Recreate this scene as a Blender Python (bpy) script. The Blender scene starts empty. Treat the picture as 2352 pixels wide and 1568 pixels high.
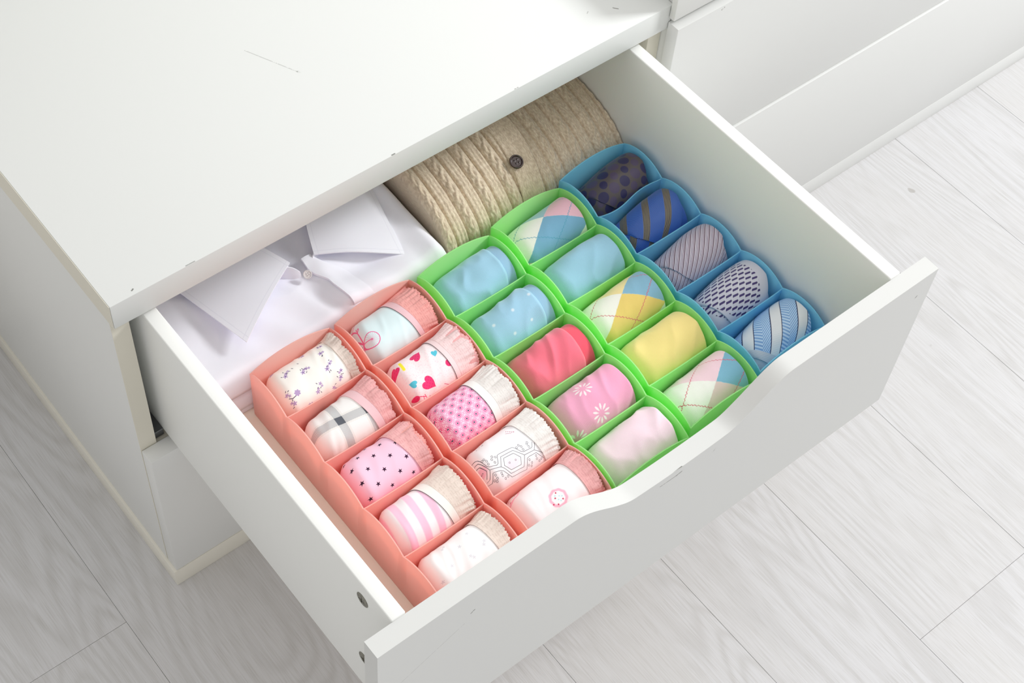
import bpy, bmesh, math, random
import numpy as np
from mathutils import Matrix, Vector

random.seed(7)
SC = bpy.context.scene
COL = SC.collection
Z0 = 0.6147            # height of the dresser top above the floor; y=0 is the front edge of that top, x runs along it

# ------------------------------------------------------------------ camera
cam_d = bpy.data.cameras.new('camera')
cam = bpy.data.objects.new('camera', cam_d)
COL.objects.link(cam)
SC.camera = cam
def _rot(a, b, c):
    ca, sa, cb, sb, cc, sc_ = math.cos(a), math.sin(a), math.cos(b), math.sin(b), math.cos(c), math.sin(c)
    Rz = np.array([[ca, -sa, 0], [sa, ca, 0], [0, 0, 1]])
    Rx = np.array([[1, 0, 0], [0, cb, -sb], [0, sb, cb]])
    Rc = np.array([[cc, -sc_, 0], [sc_, cc, 0], [0, 0, 1]])
    return Rz @ Rx @ Rc
_R = _rot(-0.7647003, 0.6239059, 0.1061889)
_R = np.array([[0.7771, 0.4822, -0.4045], [-0.6263, 0.6558, -0.4215], [0.0619, 0.5809, 0.8116]])
_m = Matrix([list(map(float, r)) for r in _R]).to_quaternion().to_matrix().to_4x4()
_m.translation = Vector((-0.3536, -0.9767, 1.3357 + Z0))
cam.matrix_world = _m
cam_d.sensor_fit = 'HORIZONTAL'
cam_d.sensor_width = 36.0
cam_d.lens = 36.0 * 3609.45 / 2352.0
cam_d.clip_start = 0.05
cam_d.clip_end = 60

# ------------------------------------------------------------------ world, light, exposure
world = bpy.data.worlds.new('room_light')
SC.world = world
world.use_nodes = True
bg = world.node_tree.nodes['Background']
bg.inputs[0].default_value = (1.0, 0.985, 0.97, 1)
bg.inputs[1].default_value = 0.60
def area(name, loc, target, size, power, color):
    d = bpy.data.lights.new(name, 'AREA')
    d.shape = 'RECTANGLE'; d.size = size[0]; d.size_y = size[1]
    d.energy = power; d.color = color
    o = bpy.data.objects.new(name, d); COL.objects.link(o)
    o.location = loc
    o.rotation_euler = (Vector(target) - Vector(loc)).to_track_quat('-Z', 'Y').to_euler()
    return o
area('window_softbox', (4.32, -1.55, Z0 + 2.65), (0.4, -0.2, Z0 - 0.15), (0.85, 0.85), 138, (0.98, 0.99, 1.0))
area('ceiling_softbox', (1.15, -0.55, Z0 + 2.7), (0.75, -0.25, Z0), (2.0, 2.0), 11, (1.0, 0.995, 0.985))
SC.cycles.max_bounces = 16; SC.cycles.diffuse_bounces = 10      # light keeps bouncing inside the white drawer
vs = SC.view_settings
vs.view_transform = 'Standard'; vs.look = 'None'; vs.exposure = 0.27; vs.gamma = 1.0; vs.use_curve_mapping = False

# ------------------------------------------------------------------ node expression helper
def lin(c):
    return tuple(((x / 255) / 12.92 if x / 255 <= 0.04045 else ((x / 255 + 0.055) / 1.055) ** 2.4) for x in c)
class X:
    def __init__(s, nt, sock): s.nt = nt; s.k = sock
    def _m(s, op, *a):
        n = s.nt.nodes.new('ShaderNodeMath'); n.operation = op
        for i, v in enumerate((s,) + a):
            if isinstance(v, X): s.nt.links.new(v.k, n.inputs[i])
            else: n.inputs[i].default_value = float(v)
        return X(s.nt, n.outputs[0])
    def _r(s, op, o):
        n = s.nt.nodes.new('ShaderNodeMath'); n.operation = op
        n.inputs[0].default_value = float(o); s.nt.links.new(s.k, n.inputs[1])
        return X(s.nt, n.outputs[0])
    def __add__(s, o): return s._m('ADD', o)
    def __radd__(s, o): return s._m('ADD', o)
    def __sub__(s, o): return s._m('SUBTRACT', o)
    def __rsub__(s, o): return s._r('SUBTRACT', o)
    def __mul__(s, o): return s._m('MULTIPLY', o)
    def __rmul__(s, o): return s._m('MULTIPLY', o)
    def __truediv__(s, o): return s._m('DIVIDE', o)
    def __neg__(s): return s._m('MULTIPLY', -1)
    def floor(s): return s._m('FLOOR')
    def fract(s): return s._m('FRACT')
    def abs(s): return s._m('ABSOLUTE')
    def sin(s): return s._m('SINE')
    def cos(s): return s._m('COSINE')
    def sqrt(s): return s._m('SQRT')
    def mod(s, o): return s._m('FLOORED_MODULO', o)
    def mx(s, o): return s._m('MAXIMUM', o)
    def mn(s, o): return s._m('MINIMUM', o)
    def atan2(s, o): return s._m('ARCTAN2', o)
    def clamp(s): return s.mx(0).mn(1)
    def below(s, e, w=0.00022):          # 1 where s < e, soft edge w
        n = s.nt.nodes.new('ShaderNodeMapRange'); n.clamp = True
        s.nt.links.new(s.k, n.inputs[0])
        n.inputs[1].default_value = e - w; n.inputs[2].default_value = e + w
        n.inputs[3].default_value = 1.0; n.inputs[4].default_value = 0.0
        return X(s.nt, n.outputs[0])
    def band(s, lo, hi, w=0.00022): return s.below(hi, w) * (1 - s.below(lo, w))
class Mat:
    """A procedural material: u, v are metres along the surface, colour is built up by print()."""
    def __init__(s, name, base, rough=0.85, coord='UV', sheen=0.0, spec=0.3, boost=1.0):
        s.boost = boost; base = s.col(base)
        s.m = bpy.data.materials.new(name); s.m.use_nodes = True
        s.nt = s.m.node_tree
        s.b = s.nt.nodes['Principled BSDF']
        s.b.inputs['Roughness'].default_value = rough
        s.b.inputs['Specular IOR Level'].default_value = spec
        if sheen:
            s.b.inputs['Sheen Weight'].default_value = sheen
            s.b.inputs['Sheen Roughness'].default_value = 0.5
        tc = s.nt.nodes.new('ShaderNodeTexCoord')
        s.tc = tc; s.vec = tc.outputs[coord]
        sp = s.nt.nodes.new('ShaderNodeSeparateXYZ'); s.nt.links.new(s.vec, sp.inputs[0])
        s.u, s.v, s.w = (X(s.nt, sp.outputs[i]) for i in range(3))
        n = s.nt.nodes.new('ShaderNodeRGB'); n.outputs[0].default_value = lin(base) + (1,)
        s.c = n.outputs[0]
        s.hgt = None
    def col(s, c):
        return tuple(min(252, 255 * (x / 255) * s.boost) for x in c)
    def print(s, fac, col):
        col = s.col(col)
        n = s.nt.nodes.new('ShaderNodeMix'); n.data_type = 'RGBA'
        if isinstance(fac, X): s.nt.links.new(fac.k, n.inputs[0])
        else: n.inputs[0].default_value = fac
        s.nt.links.new(s.c, n.inputs[6]); n.inputs[7].default_value = lin(col) + (1,)
        s.c = n.outputs[2]; return s
    def noise(s, scale, detail=2, stretch=(1, 1, 1), rough=0.5, dist=0.0, vec=None):
        mp = s.nt.nodes.new('ShaderNodeMapping'); mp.inputs['Scale'].default_value = stretch
        s.nt.links.new(vec or s.vec, mp.inputs[0])
        n = s.nt.nodes.new('ShaderNodeTexNoise'); n.inputs['Scale'].default_value = scale
        n.inputs['Detail'].default_value = detail; n.inputs['Roughness'].default_value = rough
        n.inputs['Distortion'].default_value = dist
        s.nt.links.new(mp.outputs[0], n.inputs['Vector'])
        return X(s.nt, n.outputs[0])
    def bump(s, h, strength=0.3, dist=0.001):
        n = s.nt.nodes.new('ShaderNodeBump'); n.inputs['Strength'].default_value = strength
        n.inputs['Distance'].default_value = dist
        s.nt.links.new(h.k, n.inputs['Height'])
        if s.hgt is not None: s.nt.links.new(s.hgt, n.inputs['Normal'])
        s.hgt = n.outputs[0]; return s
    def done(s):
        s.nt.links.new(s.c, s.b.inputs['Base Color'])
        if s.hgt is not None: s.nt.links.new(s.hgt, s.b.inputs['Normal'])
        return s.m
def dist(u, v, a, b):
    du, dv = u - a, v - b
    return (du * du + dv * dv).sqrt()
_GROUPS = {}
def _group(name, ins, build):
    if name not in _GROUPS:
        g = bpy.data.node_groups.new(name, 'ShaderNodeTree')
        for i in ins: g.interface.new_socket(i, in_out='INPUT', socket_type='NodeSocketFloat')
        g.interface.new_socket('d', in_out='OUTPUT', socket_type='NodeSocketFloat')
        a, b = g.nodes.new('NodeGroupInput'), g.nodes.new('NodeGroupOutput')
        g.links.new(build(*[X(g, a.outputs[i]) for i in range(len(ins))]).k, b.inputs[0])
        _GROUPS[name] = g
    return _GROUPS[name]
def _call(g, *args):
    nt = next(a.nt for a in args if isinstance(a, X))
    n = nt.nodes.new('ShaderNodeGroup'); n.node_tree = g
    for i, a in enumerate(args):
        if isinstance(a, X): nt.links.new(a.k, n.inputs[i])
        else: n.inputs[i].default_value = float(a)
    return X(nt, n.outputs[0])
def _segf(u, v, ax, ay, ex, ey, L):
    t = (((u - ax) * ex + (v - ay) * ey) / L).clamp()
    a, b = u - ax - t * ex, v - ay - t * ey
    return (a * a + b * b).sqrt()
def seg(u, v, a, b):
    """distance to the segment a-b"""
    ex, ey = b[0] - a[0], b[1] - a[1]
    return _call(_group('segment_distance', ['u', 'v', 'ax', 'ay', 'ex', 'ey', 'L'], _segf), u, v, a[0], a[1], ex, ey, ex * ex + ey * ey)
def dist_(du, dv): return _call(_group('length_2d', ['x', 'y'], lambda a, b: (a * a + b * b).sqrt()), du, dv)
def poly(u, v, pts):
    d = None
    for a, b in zip(pts, pts[1:]):
        e = seg(u, v, a, b); d = e if d is None else d.mn(e)
    return d

# ------------------------------------------------------------------ objects
WL = {}
def prop(o, label=None, cat=None, group=None, kind=None):
    if label: o['label'] = label
    if cat: o['category'] = cat
    if group: o['group'] = group
    if kind: o['kind'] = kind
    return o
def empty(name, loc, label=None, cat=None, group=None):
    o = bpy.data.objects.new(name, None); COL.objects.link(o)
    o.empty_display_size = 0.03
    o.location = loc; WL[o] = Vector(loc)
    return prop(o, label, cat, group)
def mesh(name, V, F, mat, parent=None, uv=None, smooth=True, origin=None, label=None):
    """V in world metres; the origin goes to the middle of the base"""
    V = np.asarray(V, float)
    c = np.array([(V[:, 0].min() + V[:, 0].max()) / 2, (V[:, 1].min() + V[:, 1].max()) / 2, V[:, 2].min()]) if origin is None else np.array(origin, float)
    me = bpy.data.meshes.new(name)
    me.from_pydata((V - c).tolist(), [], [list(map(int, f)) for f in F])
    if uv is not None:
        ul = me.uv_layers.new(name='UVMap')
        vi = np.empty(len(me.loops), np.int32); me.loops.foreach_get('vertex_index', vi)
        ul.data.foreach_set('uv', np.asarray(uv, np.float32)[vi].ravel())
    if smooth: me.polygons.foreach_set('use_smooth', [True] * len(me.polygons))
    me.materials.append(mat)
    me.validate()
    o = bpy.data.objects.new(name, me); COL.objects.link(o)
    w = Vector(c)
    if parent is not None:
        o.parent = parent; o.location = w - WL[parent]
    else: o.location = w
    WL[o] = w
    if label: o['label'] = label
    return o
def bm_obj(name, bm, mat, parent=None, smooth=False, label=None):
    bmesh.ops.recalc_face_normals(bm, faces=bm.faces[:])
    V = [tuple(v.co) for v in bm.verts]
    bm.verts.index_update()
    F = [[v.index for v in f.verts] for f in bm.faces]
    bm.free()
    o = mesh(name, V, F, mat, parent, smooth=False, label=label)
    if smooth:
        me = o.data; me.polygons.foreach_set('use_smooth', [True] * len(me.polygons))
        try: me.set_sharp_from_angle(angle=math.radians(35))
        except Exception: pass
    return o
def bm_box(bm, x0, x1, y0, y1, z0, z1, bev=0.0008, segs=2):
    r = bmesh.ops.create_cube(bm, size=1.0)
    bmesh.ops.scale(bm, vec=(x1 - x0, y1 - y0, z1 - z0), verts=r['verts'])
    bmesh.ops.translate(bm, vec=((x0 + x1) / 2, (y0 + y1) / 2, (z0 + z1) / 2), verts=r['verts'])
    if bev > 0:
        es = list({e for v in r['verts'] for e in v.link_edges})
        bmesh.ops.bevel(bm, geom=es, offset=bev, segments=segs, profile=0.5, affect='EDGES')
def box(name, x0, x1, y0, y1, z0, z1, mat, parent=None, bev=0.0008, segs=2, label=None):
    """z given relative to the dresser top"""
    bm = bmesh.new(); bm_box(bm, x0, x1, y0, y1, z0 + Z0, z1 + Z0, bev, segs)
    return bm_obj(name, bm, mat, parent, smooth=True, label=label)

# ------------------------------------------------------------------ materials of the furniture
def laminate(name, col, marks=(), rough=0.42):
    m = Mat(name, col, rough=rough, coord='Object', spec=0.35)
    n = m.noise(3.0, 3)
    m.print(n * 0.10, tuple(int(x * 0.97) for x in col))
    m.bump(m.noise(900, 2), 0.04, 0.0004)
    for a, b, r, k in marks:                       # little scratches and chips
        p = m.noise(260, 2)
        d = seg3(m, a, b)
        m.print(d.below(r, 0.0003) * p.band(0.42, 2.0, 0.05) * k, (96, 96, 88))
    return m.done()
def seg3(m, a, b):
    ex = [b[i] - a[i] for i in range(3)]; L = sum(e * e for e in ex)
    p = (m.u, m.v, m.w)
    t = sum(((p[i] - a[i]) * ex[i] for i in range(1, 3)), (p[0] - a[0]) * ex[0]) / L
    t = t.clamp()
    q = [p[i] - a[i] - t * ex[i] for i in range(3)]
    return (q[0] * q[0] + q[1] * q[1] + q[2] * q[2]).sqrt()

WHITE = (222, 223, 221)
M_white = laminate('white_laminate', WHITE)
M_side = laminate('white_drawer_box_laminate', (237, 238, 235))
M_edge = laminate('ivory_edge_laminate', (222, 218, 204))
M_plinth = laminate('ivory_plinth_laminate', (226, 223, 212))
# dresser top: origin at the middle of the underside (0.4, 0.25, -0.0385)
def T(x, y, z=0.0385): return (x - 0.4, y - 0.25, z)
M_top = laminate('white_top_laminate', (220, 222, 220), [
    (T(0.353, 0.172), T(0.322, 0.237), 0.0006, 0.35), (T(0.353, 0.172), T(0.355, 0.170), 0.0012, 0.6),
    (T(0.733, 0.039), T(0.737, 0.034), 0.0008, 0.7), (T(0.030, 0.006), T(0.032, 0.007), 0.0009, 0.8),
    (T(0.093, 0.001), T(0.105, 0.001), 0.0006, 0.6), (T(0.365, 0.001), T(0.369, 0.001), 0.0008, 0.8),
    (T(0.545, 0.001), T(0.55, 0.001), 0.0006, 0.6), (T(0.70, 0.05), T(0.703, 0.052), 0.0006, 0.4)])
# drawer front: origin at the middle of its lower edge (0.4, -0.45755, -0.3219), front face at y = -0.01075
def D(x, z): return (x - 0.4, -0.01075, z + 0.3219)
M_front = laminate('white_drawer_front_laminate', (213, 214, 212), [
    (D(0.372, -0.0965), D(0.405, -0.0985), 0.0010, 0.9), (D(0.376, -0.112), D(0.400, -0.1125), 0.0006, 0.8),
    (D(0.400, -0.1125), D(0.407, -0.111), 0.0011, 0.7), (D(0.77, -0.086), D(0.773, -0.083), 0.0011, 0.8),
    (D(0.118, -0.096), D(0.122, -0.093), 0.001, 0.7), (D(0.03, -0.146), D(0.11, -0.11), 0.0004, 0.35),
    (D(0.455, -0.118), D(0.458, -0.113), 0.0006, 0.5)])

# ------------------------------------------------------------------ floor planks
def plank_mat():
    m = Mat('whitewashed_plank_wood', (208, 208, 210), rough=0.38, coord='Object', spec=0.35)
    oi = m.nt.nodes.new('ShaderNodeObjectInfo')
    rnd = X(m.nt, oi.outputs['Random'])
    cb = m.nt.nodes.new('ShaderNodeCombineXYZ')
    m.nt.links.new((m.u + rnd * 37.0).k, cb.inputs[0]); m.nt.links.new((m.v + rnd * 91.0).k, cb.inputs[1])
    vec = cb.outputs[0]
    big = m.noise(1.0, 2, (4.6, 0.62, 1), vec=vec, dist=0.5)          # broad field whose contours are the cathedral grain
    rings = ((big * 34.0 + m.noise(1.0, 2, (60, 2.5, 1), vec=vec) * 0.7) * 6.2832).sin() * 0.5 + 0.5
    fine = m.noise(1.0, 3, (420, 7, 1), vec=vec)
    pore = m.noise(1.0, 2, (900, 22, 1), vec=vec)
    patch = m.noise(1.0, 2, (7, 1.6, 1), vec=vec)
    zone = patch.band(0.44, 1.0, 0.10)
    m.print(rings * rings * zone * 0.30, (174, 172, 169))
    m.print(fine.band(0.5, 2, 0.12) * 0.22, (184, 181, 177))
    m.print(pore.band(0.58, 2, 0.06) * 0.22, (158, 154, 148))
    m.print(patch.band(0.0, 0.42, 0.10) * 0.16, (194, 190, 182))
    m.print(rnd * 0.10, (196, 194, 190))
    kn = m.noise(26, 1, (1, 1, 1), vec=vec)
    m.print(kn.band(0.80, 2, 0.01) * 0.5, (150, 145, 138))
    m.bump(rings * 0.4 * zone + pore * 0.6, 0.10, 0.0006)
    return m.done()
M_plank = plank_mat()
M_under = Mat('dark_floor_joint', (190, 188, 185), rough=0.9, coord='Object').done()
floor = box('floor', -1.75, 3.05, -1.75, 2.0, -Z0 - 0.03, -Z0 - 0.0018, M_under, bev=0)
prop(floor, kind='structure')
xs = [-1.60, -1.385, -1.17, -0.955, -0.74, -0.515, -0.300, -0.0857, 0.125, 0.3375, 0.552, 0.755, 0.982, 1.208, 1.42, 1.635, 1.85, 2.065, 2.28, 2.495, 2.71, 2.9]
ends = {5: -0.35, 6: -0.016, 7: 0.62, 8: -0.90, 9: -0.78, 10: 0.25, 11: -0.687, 12: -0.059, 13: 0.45, 14: 0.30, 15: -0.5}
G = 0.0002
for i in range(len(xs) - 1):
    e = ends.get(i, random.uniform(-0.6, 0.6))
    cuts = [-1.7]
    k = e
    while k > -1.6: k -= 1.21
    k += 1.21
    while k < 1.9:
        cuts.append(k); k += 1.21
    cuts.append(1.95)
    for a, b in zip(cuts, cuts[1:]):
        bm = bmesh.new()
        bm_box(bm, xs[i] + G, xs[i + 1] - G, a + G, b - G, -0.0017, 0.0, 0.0003, 1)
        bm_obj('plank', bm, M_plank, floor)
WL_floor = None

M_wall = laminate('white_wall_paint', (240, 239, 235), rough=0.8)
wall = box('wall_back', -2.2, 3.4, 0.515, 0.60, -Z0, 1.9, M_wall, bev=0)
prop(wall, kind='structure')

# ------------------------------------------------------------------ dresser with the open drawer
DR = empty('dresser', (0.4, 0.25, 0.0), 'low white dresser with its top drawer pulled open, in the foreground', 'dresser')
top = box('top_panel', 0.0, 0.8, 0.0, 0.5, -0.0385, 0.0, M_top, DR, 0.0009)
box('edge_strip', -0.0009, -0.0002, 0.0006, 0.5, -0.0383, -0.0004, M_edge, DR, 0.0002, 1)
for x0 in (0.0, 0.7782):
    box('side_panel', x0, x0 + 0.0218, 0.0125, 0.4995, -0.5768, -0.0387, M_edge if x0 else M_white, DR, 0.0006)
box('edge_band', -0.0001, 0.0216, 0.0118, 0.0124, -0.5760, -0.0388, M_edge, DR, 0.0002, 1)
box('back_panel', 0.0222, 0.7778, 0.488, 0.4985, -0.5768, -0.0389, M_white, DR, 0.0004, 1)
box('shelf_panel', 0.0222, 0.7778, 0.0125, 0.487, -0.318, -0.304, M_edge, DR, 0.0004, 1)
ld = box('lower_drawer', 0.0003, 0.7945, -0.0108, 0.0114, -0.5766, -0.3000, M_white, DR, 0.0012, 2)
box('drawer_box', 0.036, 0.764, 0.0116, 0.46, -0.56, -0.34, M_edge, ld, 0.0005, 1)
box('plinth', -0.0035, 0.7942, -0.0112, 0.49, -Z0 + 0.0002, -0.5772, M_plinth, DR, 0.0008)
M_metal = Mat('grey_zinc', (120, 122, 124), rough=0.35, coord='Object')
M_metal.b.inputs['Metallic'].default_value = 0.85
M_metal.bump(M_metal.noise(400, 2), 0.05, 0.0005); M_metal = M_metal.done()
M_dark = Mat('dark_recess', (42, 38, 36), rough=0.6, coord='Object').done()
for xr in (0.0225, 0.7648):
    box('slide_rail', xr, xr + 0.0127, 0.016, 0.46, -0.300, -0.288, M_metal, DR, 0.0006, 1)

# the drawer: bottom and back are its own mesh, front, sides and screws are its pieces
bm = bmesh.new()
bm_box(bm, 0.0526, 0.7373, -0.4466, 0.430, -0.284 + Z0, -0.272 + Z0, 0.0005, 1)
bm_box(bm, 0.0526, 0.7373, 0.4302, 0.446, -0.290 + Z0, -0.060 + Z0, 0.0005, 1)
M_bottom = laminate('cream_drawer_bottom', (244, 232, 218))
drawer = bm_obj('drawer', bm, M_bottom, DR, True, label='open top drawer with a dipped front')
for xa, xb in ((0.0354, 0.0524), (0.7375, 0.7544)):
    box('drawer_side', xa, xb, -0.4467, 0.446, -0.2907, -0.0462, M_side, drawer, 0.0016, 3)
def front_profile():
    P = []
    def top(x):
        s = abs(x - 0.405)
        t = min(max((0.157 - s) / (0.157 - 0.066), 0), 1)
        return -0.0490 - 0.0455 * (t * t * (3 - 2 * t)) - (0.0045 * (1 - (s / 0.09) ** 2) if s < 0.09 else 0)
    x0, x1 = 0.0031, 0.7969
    xs_ = [x0] + list(np.linspace(0.235, 0.575, 90)) + [x1]
    P = [(x, top(x)) for x in xs_]
    return P
fp = front_profile()
bm = bmesh.new()
loop = [(x, z) for x, z in fp] + [(0.7969, -0.3219), (0.0031, -0.3219)]
vf = [bm.verts.new((x, -0.4683, z + Z0)) for x, z in loop]
vb = [bm.verts.new((x, -0.4468, z + Z0)) for x, z in loop]
bm.faces.new(vf); bm.faces.new(vb[::-1])
n = len(loop)
for i in range(n): bm.faces.new((vf[i], vb[i], vb[(i + 1) % n], vf[(i + 1) % n]))
bm.edges.index_update()
sharp = [e for e in bm.edges if len(e.link_faces) == 2 and e.calc_face_angle(0) > 0.6]
bmesh.ops.recalc_face_normals(bm, faces=bm.faces[:])
bmesh.ops.bevel(bm, geom=sharp, offset=0.0015, segments=3, profile=0.5, affect='EDGES')
o = bm_obj('drawer_front', bm, M_front, drawer, True)
def screw(x, y, z, r, nx):
    """cross-head screw whose face looks along nx (-1: left)"""
    bm = bmesh.new()
    V = []
    prof = [(0.0, 0.0), (r * 0.98, 0.0), (r, 0.0004), (r * 0.93, 0.0009), (r * 0.70, 0.0014), (r * 0.55, 0.0015)]
    N = 28
    rings = []
    for rr, h in prof[1:]:
        rings.append([bm.verts.new((x + nx * h, y + rr * math.cos(a), z + rr * math.sin(a))) for a in np.linspace(0, 2 * math.pi, N, endpoint=False)])
    for A, B in zip(rings, rings[1:]):
        for i in range(N): bm.faces.new((A[i], A[(i + 1) % N], B[(i + 1) % N], B[i]))
    bm.faces.new(rings[0][::-1]); 
    # recessed cross
    inner = []
    for k in range(N):
        a = 2 * math.pi * k / N
        q = 0.50 if min(abs(math.sin(2 * a)), 1) < 0.45 else 0.16
        inner.append(bm.verts.new((x + nx * 0.0015, y + r * q * math.cos(a), z + r * q * math.sin(a))))
    deep = [bm.verts.new((x + nx * 0.0004, v.co.y, v.co.z)) for v in inner]
    for i in range(N):
        bm.faces.new((rings[-1][i], rings[-1][(i + 1) % N], inner[(i + 1) % N], inner[i]))
        bm.faces.new((inner[i], inner[(i + 1) % N], deep[(i + 1) % N], deep[i]))
    bm.faces.new(deep)
    return bm
M_screw = Mat('dull_screw_steel', (150, 148, 138), rough=0.42, coord='Object')
M_screw.b.inputs['Metallic'].default_value = 0.8
M_screw.print(M_screw.noise(500, 2).band(0.55, 2, 0.05) * 0.5, (92, 88, 78)); M_screw = M_screw.done()
for yy, zz in ((-0.399, -0.077), (-0.3985, -0.217)):
    bm_obj('screw', screw(0.03535, yy, zz + Z0, 0.0092, -1), M_screw, drawer, True)

# ------------------------------------------------------------------ the dresser to the right
D2 = empty('dresser', (1.3, 0.25, 0.0), 'white dresser standing against the right side of the open one, all drawers closed', 'dresser')
XA, XB = 0.7995, 2.15
box('carcass', 0.8012, XB, 0.0, 0.5, -0.5768, 0.046, M_white, D2, 0.0008)
box('top_panel', 0.8012, XB, -0.012, 0.5, 0.0465, 0.0725, M_white, D2, 0.0008)
M_front2 = laminate('white_neighbour_front', WHITE, [((-0.5988, -0.0095, 0.266), (-0.5955, -0.0095, 0.2675), 0.0016, 0.9)])
for nm, za, zb, yy, mt in (('drawer_front', -0.5762, -0.3005, -0.0225, M_white), ('drawer_front', -0.2985, -0.0262, -0.0195, M_front2), ('drawer_front', -0.0195, 0.044, -0.0098, M_white)):
    box(nm, 0.7952, XB - 0.002, yy, -0.0006, za, zb, mt, D2, 0.0011, 2)
box('plinth', 0.7995, XB, -0.0222, 0.49, -Z0 + 0.0002, -0.5768, M_white, D2, 0.0008)

# ------------------------------------------------------------------ organiser trays
def plastic(name, col, thru):
    m = Mat(name, col, rough=0.36, coord='Object', spec=0.4)
    m.bump(m.noise(700, 1), 0.03, 0.0003)
    mat = m.done()
    tr = m.nt.nodes.new('ShaderNodeBsdfTranslucent'); tr.inputs[0].default_value = lin(thru) + (1,)   # thin walls let some light through
    mx = m.nt.nodes.new('ShaderNodeMixShader'); mx.inputs[0].default_value = 0.45
    m.nt.links.new(m.b.outputs[0], mx.inputs[1]); m.nt.links.new(tr.outputs[0], mx.inputs[2])
    m.nt.links.new(mx.outputs[0], m.nt.nodes['Material Output'].inputs[0])
    return mat
M_peach = plastic('peach_plastic', (255, 221, 212), (255, 172, 150))
M_green = plastic('green_plastic', (204, 253, 184), (150, 250, 104))
M_blue = plastic('blue_plastic', (164, 236, 252), (84, 214, 252))
BW, BP, BH, FL = 0.1125, 0.0745, 0.087, -0.272   # tray width, cell pitch, rim height at the notches, drawer floor
WT = 0.0018
def tray(x0, y0, rot, mat, label, bow=0.0):
    L = BP * 5
    root = empty('drawer_organizer', (x0 + BW / 2, y0 - L / 2, FL + Z0), label, 'organizer tray', 'five-cell drawer trays')
    per = []          # (x, y, rim rise) round the rectangle, counter-clockwise seen from above
    def arc(t, h): return h * (1 - abs(2 * t - 1) ** 2.1)
    NS = 14
    for k in range(5):                      # left side, back to front
        for i in range(NS): t = i / NS; per.append((0, -BP * (k + t), arc(t, 0.0125)))
    for i in range(22): t = i / 22; per.append((BW * t, -L, arc(t, 0.013)))
    for k in range(5):
        for i in range(NS): t = i / NS; per.append((BW, -L + BP * (k + t), arc(t, 0.0125)))
    for i in range(22): t = i / 22; per.append((BW * (1 - t), 0, arc(t, 0.013)))
    n = len(per); V = []; F = []
    def ins(x, y, d): return (min(max(x, d), BW - d), max(min(y, -d), -L + d))
    lv = [(0.0012, 0.0, 0), (0.0, 0.0015, 0), (0.0, None, -0.0004), (0.0003, None, 0), (WT - 0.0003, None, 0), (WT, None, -0.0004), (WT, 0.0022, 0)]
    for d, z, dz in lv:
        for (x, y, r) in per:
            xx, yy = ins(x, y, d)
            zz = z if z is not None else BH + r + dz
            V.append((xx, yy, zz))
    for a in range(len(lv) - 1):
        for i in range(n):
            j = (i + 1) % n
            F.append((a * n + i, a * n + j, (a + 1) * n + j, (a + 1) * n + i))
    F.append(tuple(range(n))[::-1]); F.append(tuple((len(lv) - 1) * n + i for i in range(n)))
    c, s = math.cos(rot), math.sin(rot)
    def place(p): return (x0 + p[0] * c - p[1] * s, y0 + p[0] * s + p[1] * c, FL + Z0 + 0.0003 + p[2])
    sh = mesh('shell', [place(p) for p in V], F, mat, root)
    try: sh.data.set_sharp_from_angle(angle=math.radians(40))
    except Exception: pass
    for k in range(1, 5):
        bm = bmesh.new()
        NB = 20; y = -BP * k
        b = bow if k == 1 else 0.0
        cols = []
        for i in range(NB + 1):
            t = i / NB; xx = WT * 0.6 + (BW - 1.2 * WT) * t
            yy = y - b * math.sin(math.pi * 2 * t) * (1 if t < 0.5 else 1)
            sag = 0.0028 * math.sin(math.pi * t) ** 0.5 + 0.0016
            cols.append([bm.verts.new(place((xx, yy + q, z))) for q, z in ((0.0007, 0.002), (0.0007, BH - sag), (0.0, BH - sag + 0.0005), (-0.0007, BH - sag), (-0.0007, 0.002))])
        for A, B in zip(cols, cols[1:]):
            for i in range(5): bm.faces.new((A[i], B[i], B[(i + 1) % 5], A[(i + 1) % 5]))
        bm.faces.new(cols[0]); bm.faces.new(cols[-1][::-1])
        bm_obj('divider', bm, mat, root, True)
    return place
TR = {
    'p1': (0.1290, -0.0420, 0.0), 'p2': (0.2485, -0.0415, 0.0165), 'g1': (0.3710, -0.0425, 0.0),
    'g2': (0.4930, -0.0340, 0.0), 'b1': (0.6130, -0.0250, 0.004)}
tray(*TR['p1'], M_peach, 'peach tray of rolled briefs standing against the left drawer wall')
tray(*TR['p2'], M_peach, 'peach tray of rolled briefs between the other peach tray and a green one')
tray(*TR['g1'], M_green, 'green tray of rolled socks touching the peach trays')
tray(*TR['g2'], M_green, 'green tray of rolled socks beside the blue tray')
tray(*TR['b1'], M_blue, 'blue tray of rolled neckties along the right drawer wall', bow=0.004)

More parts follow.
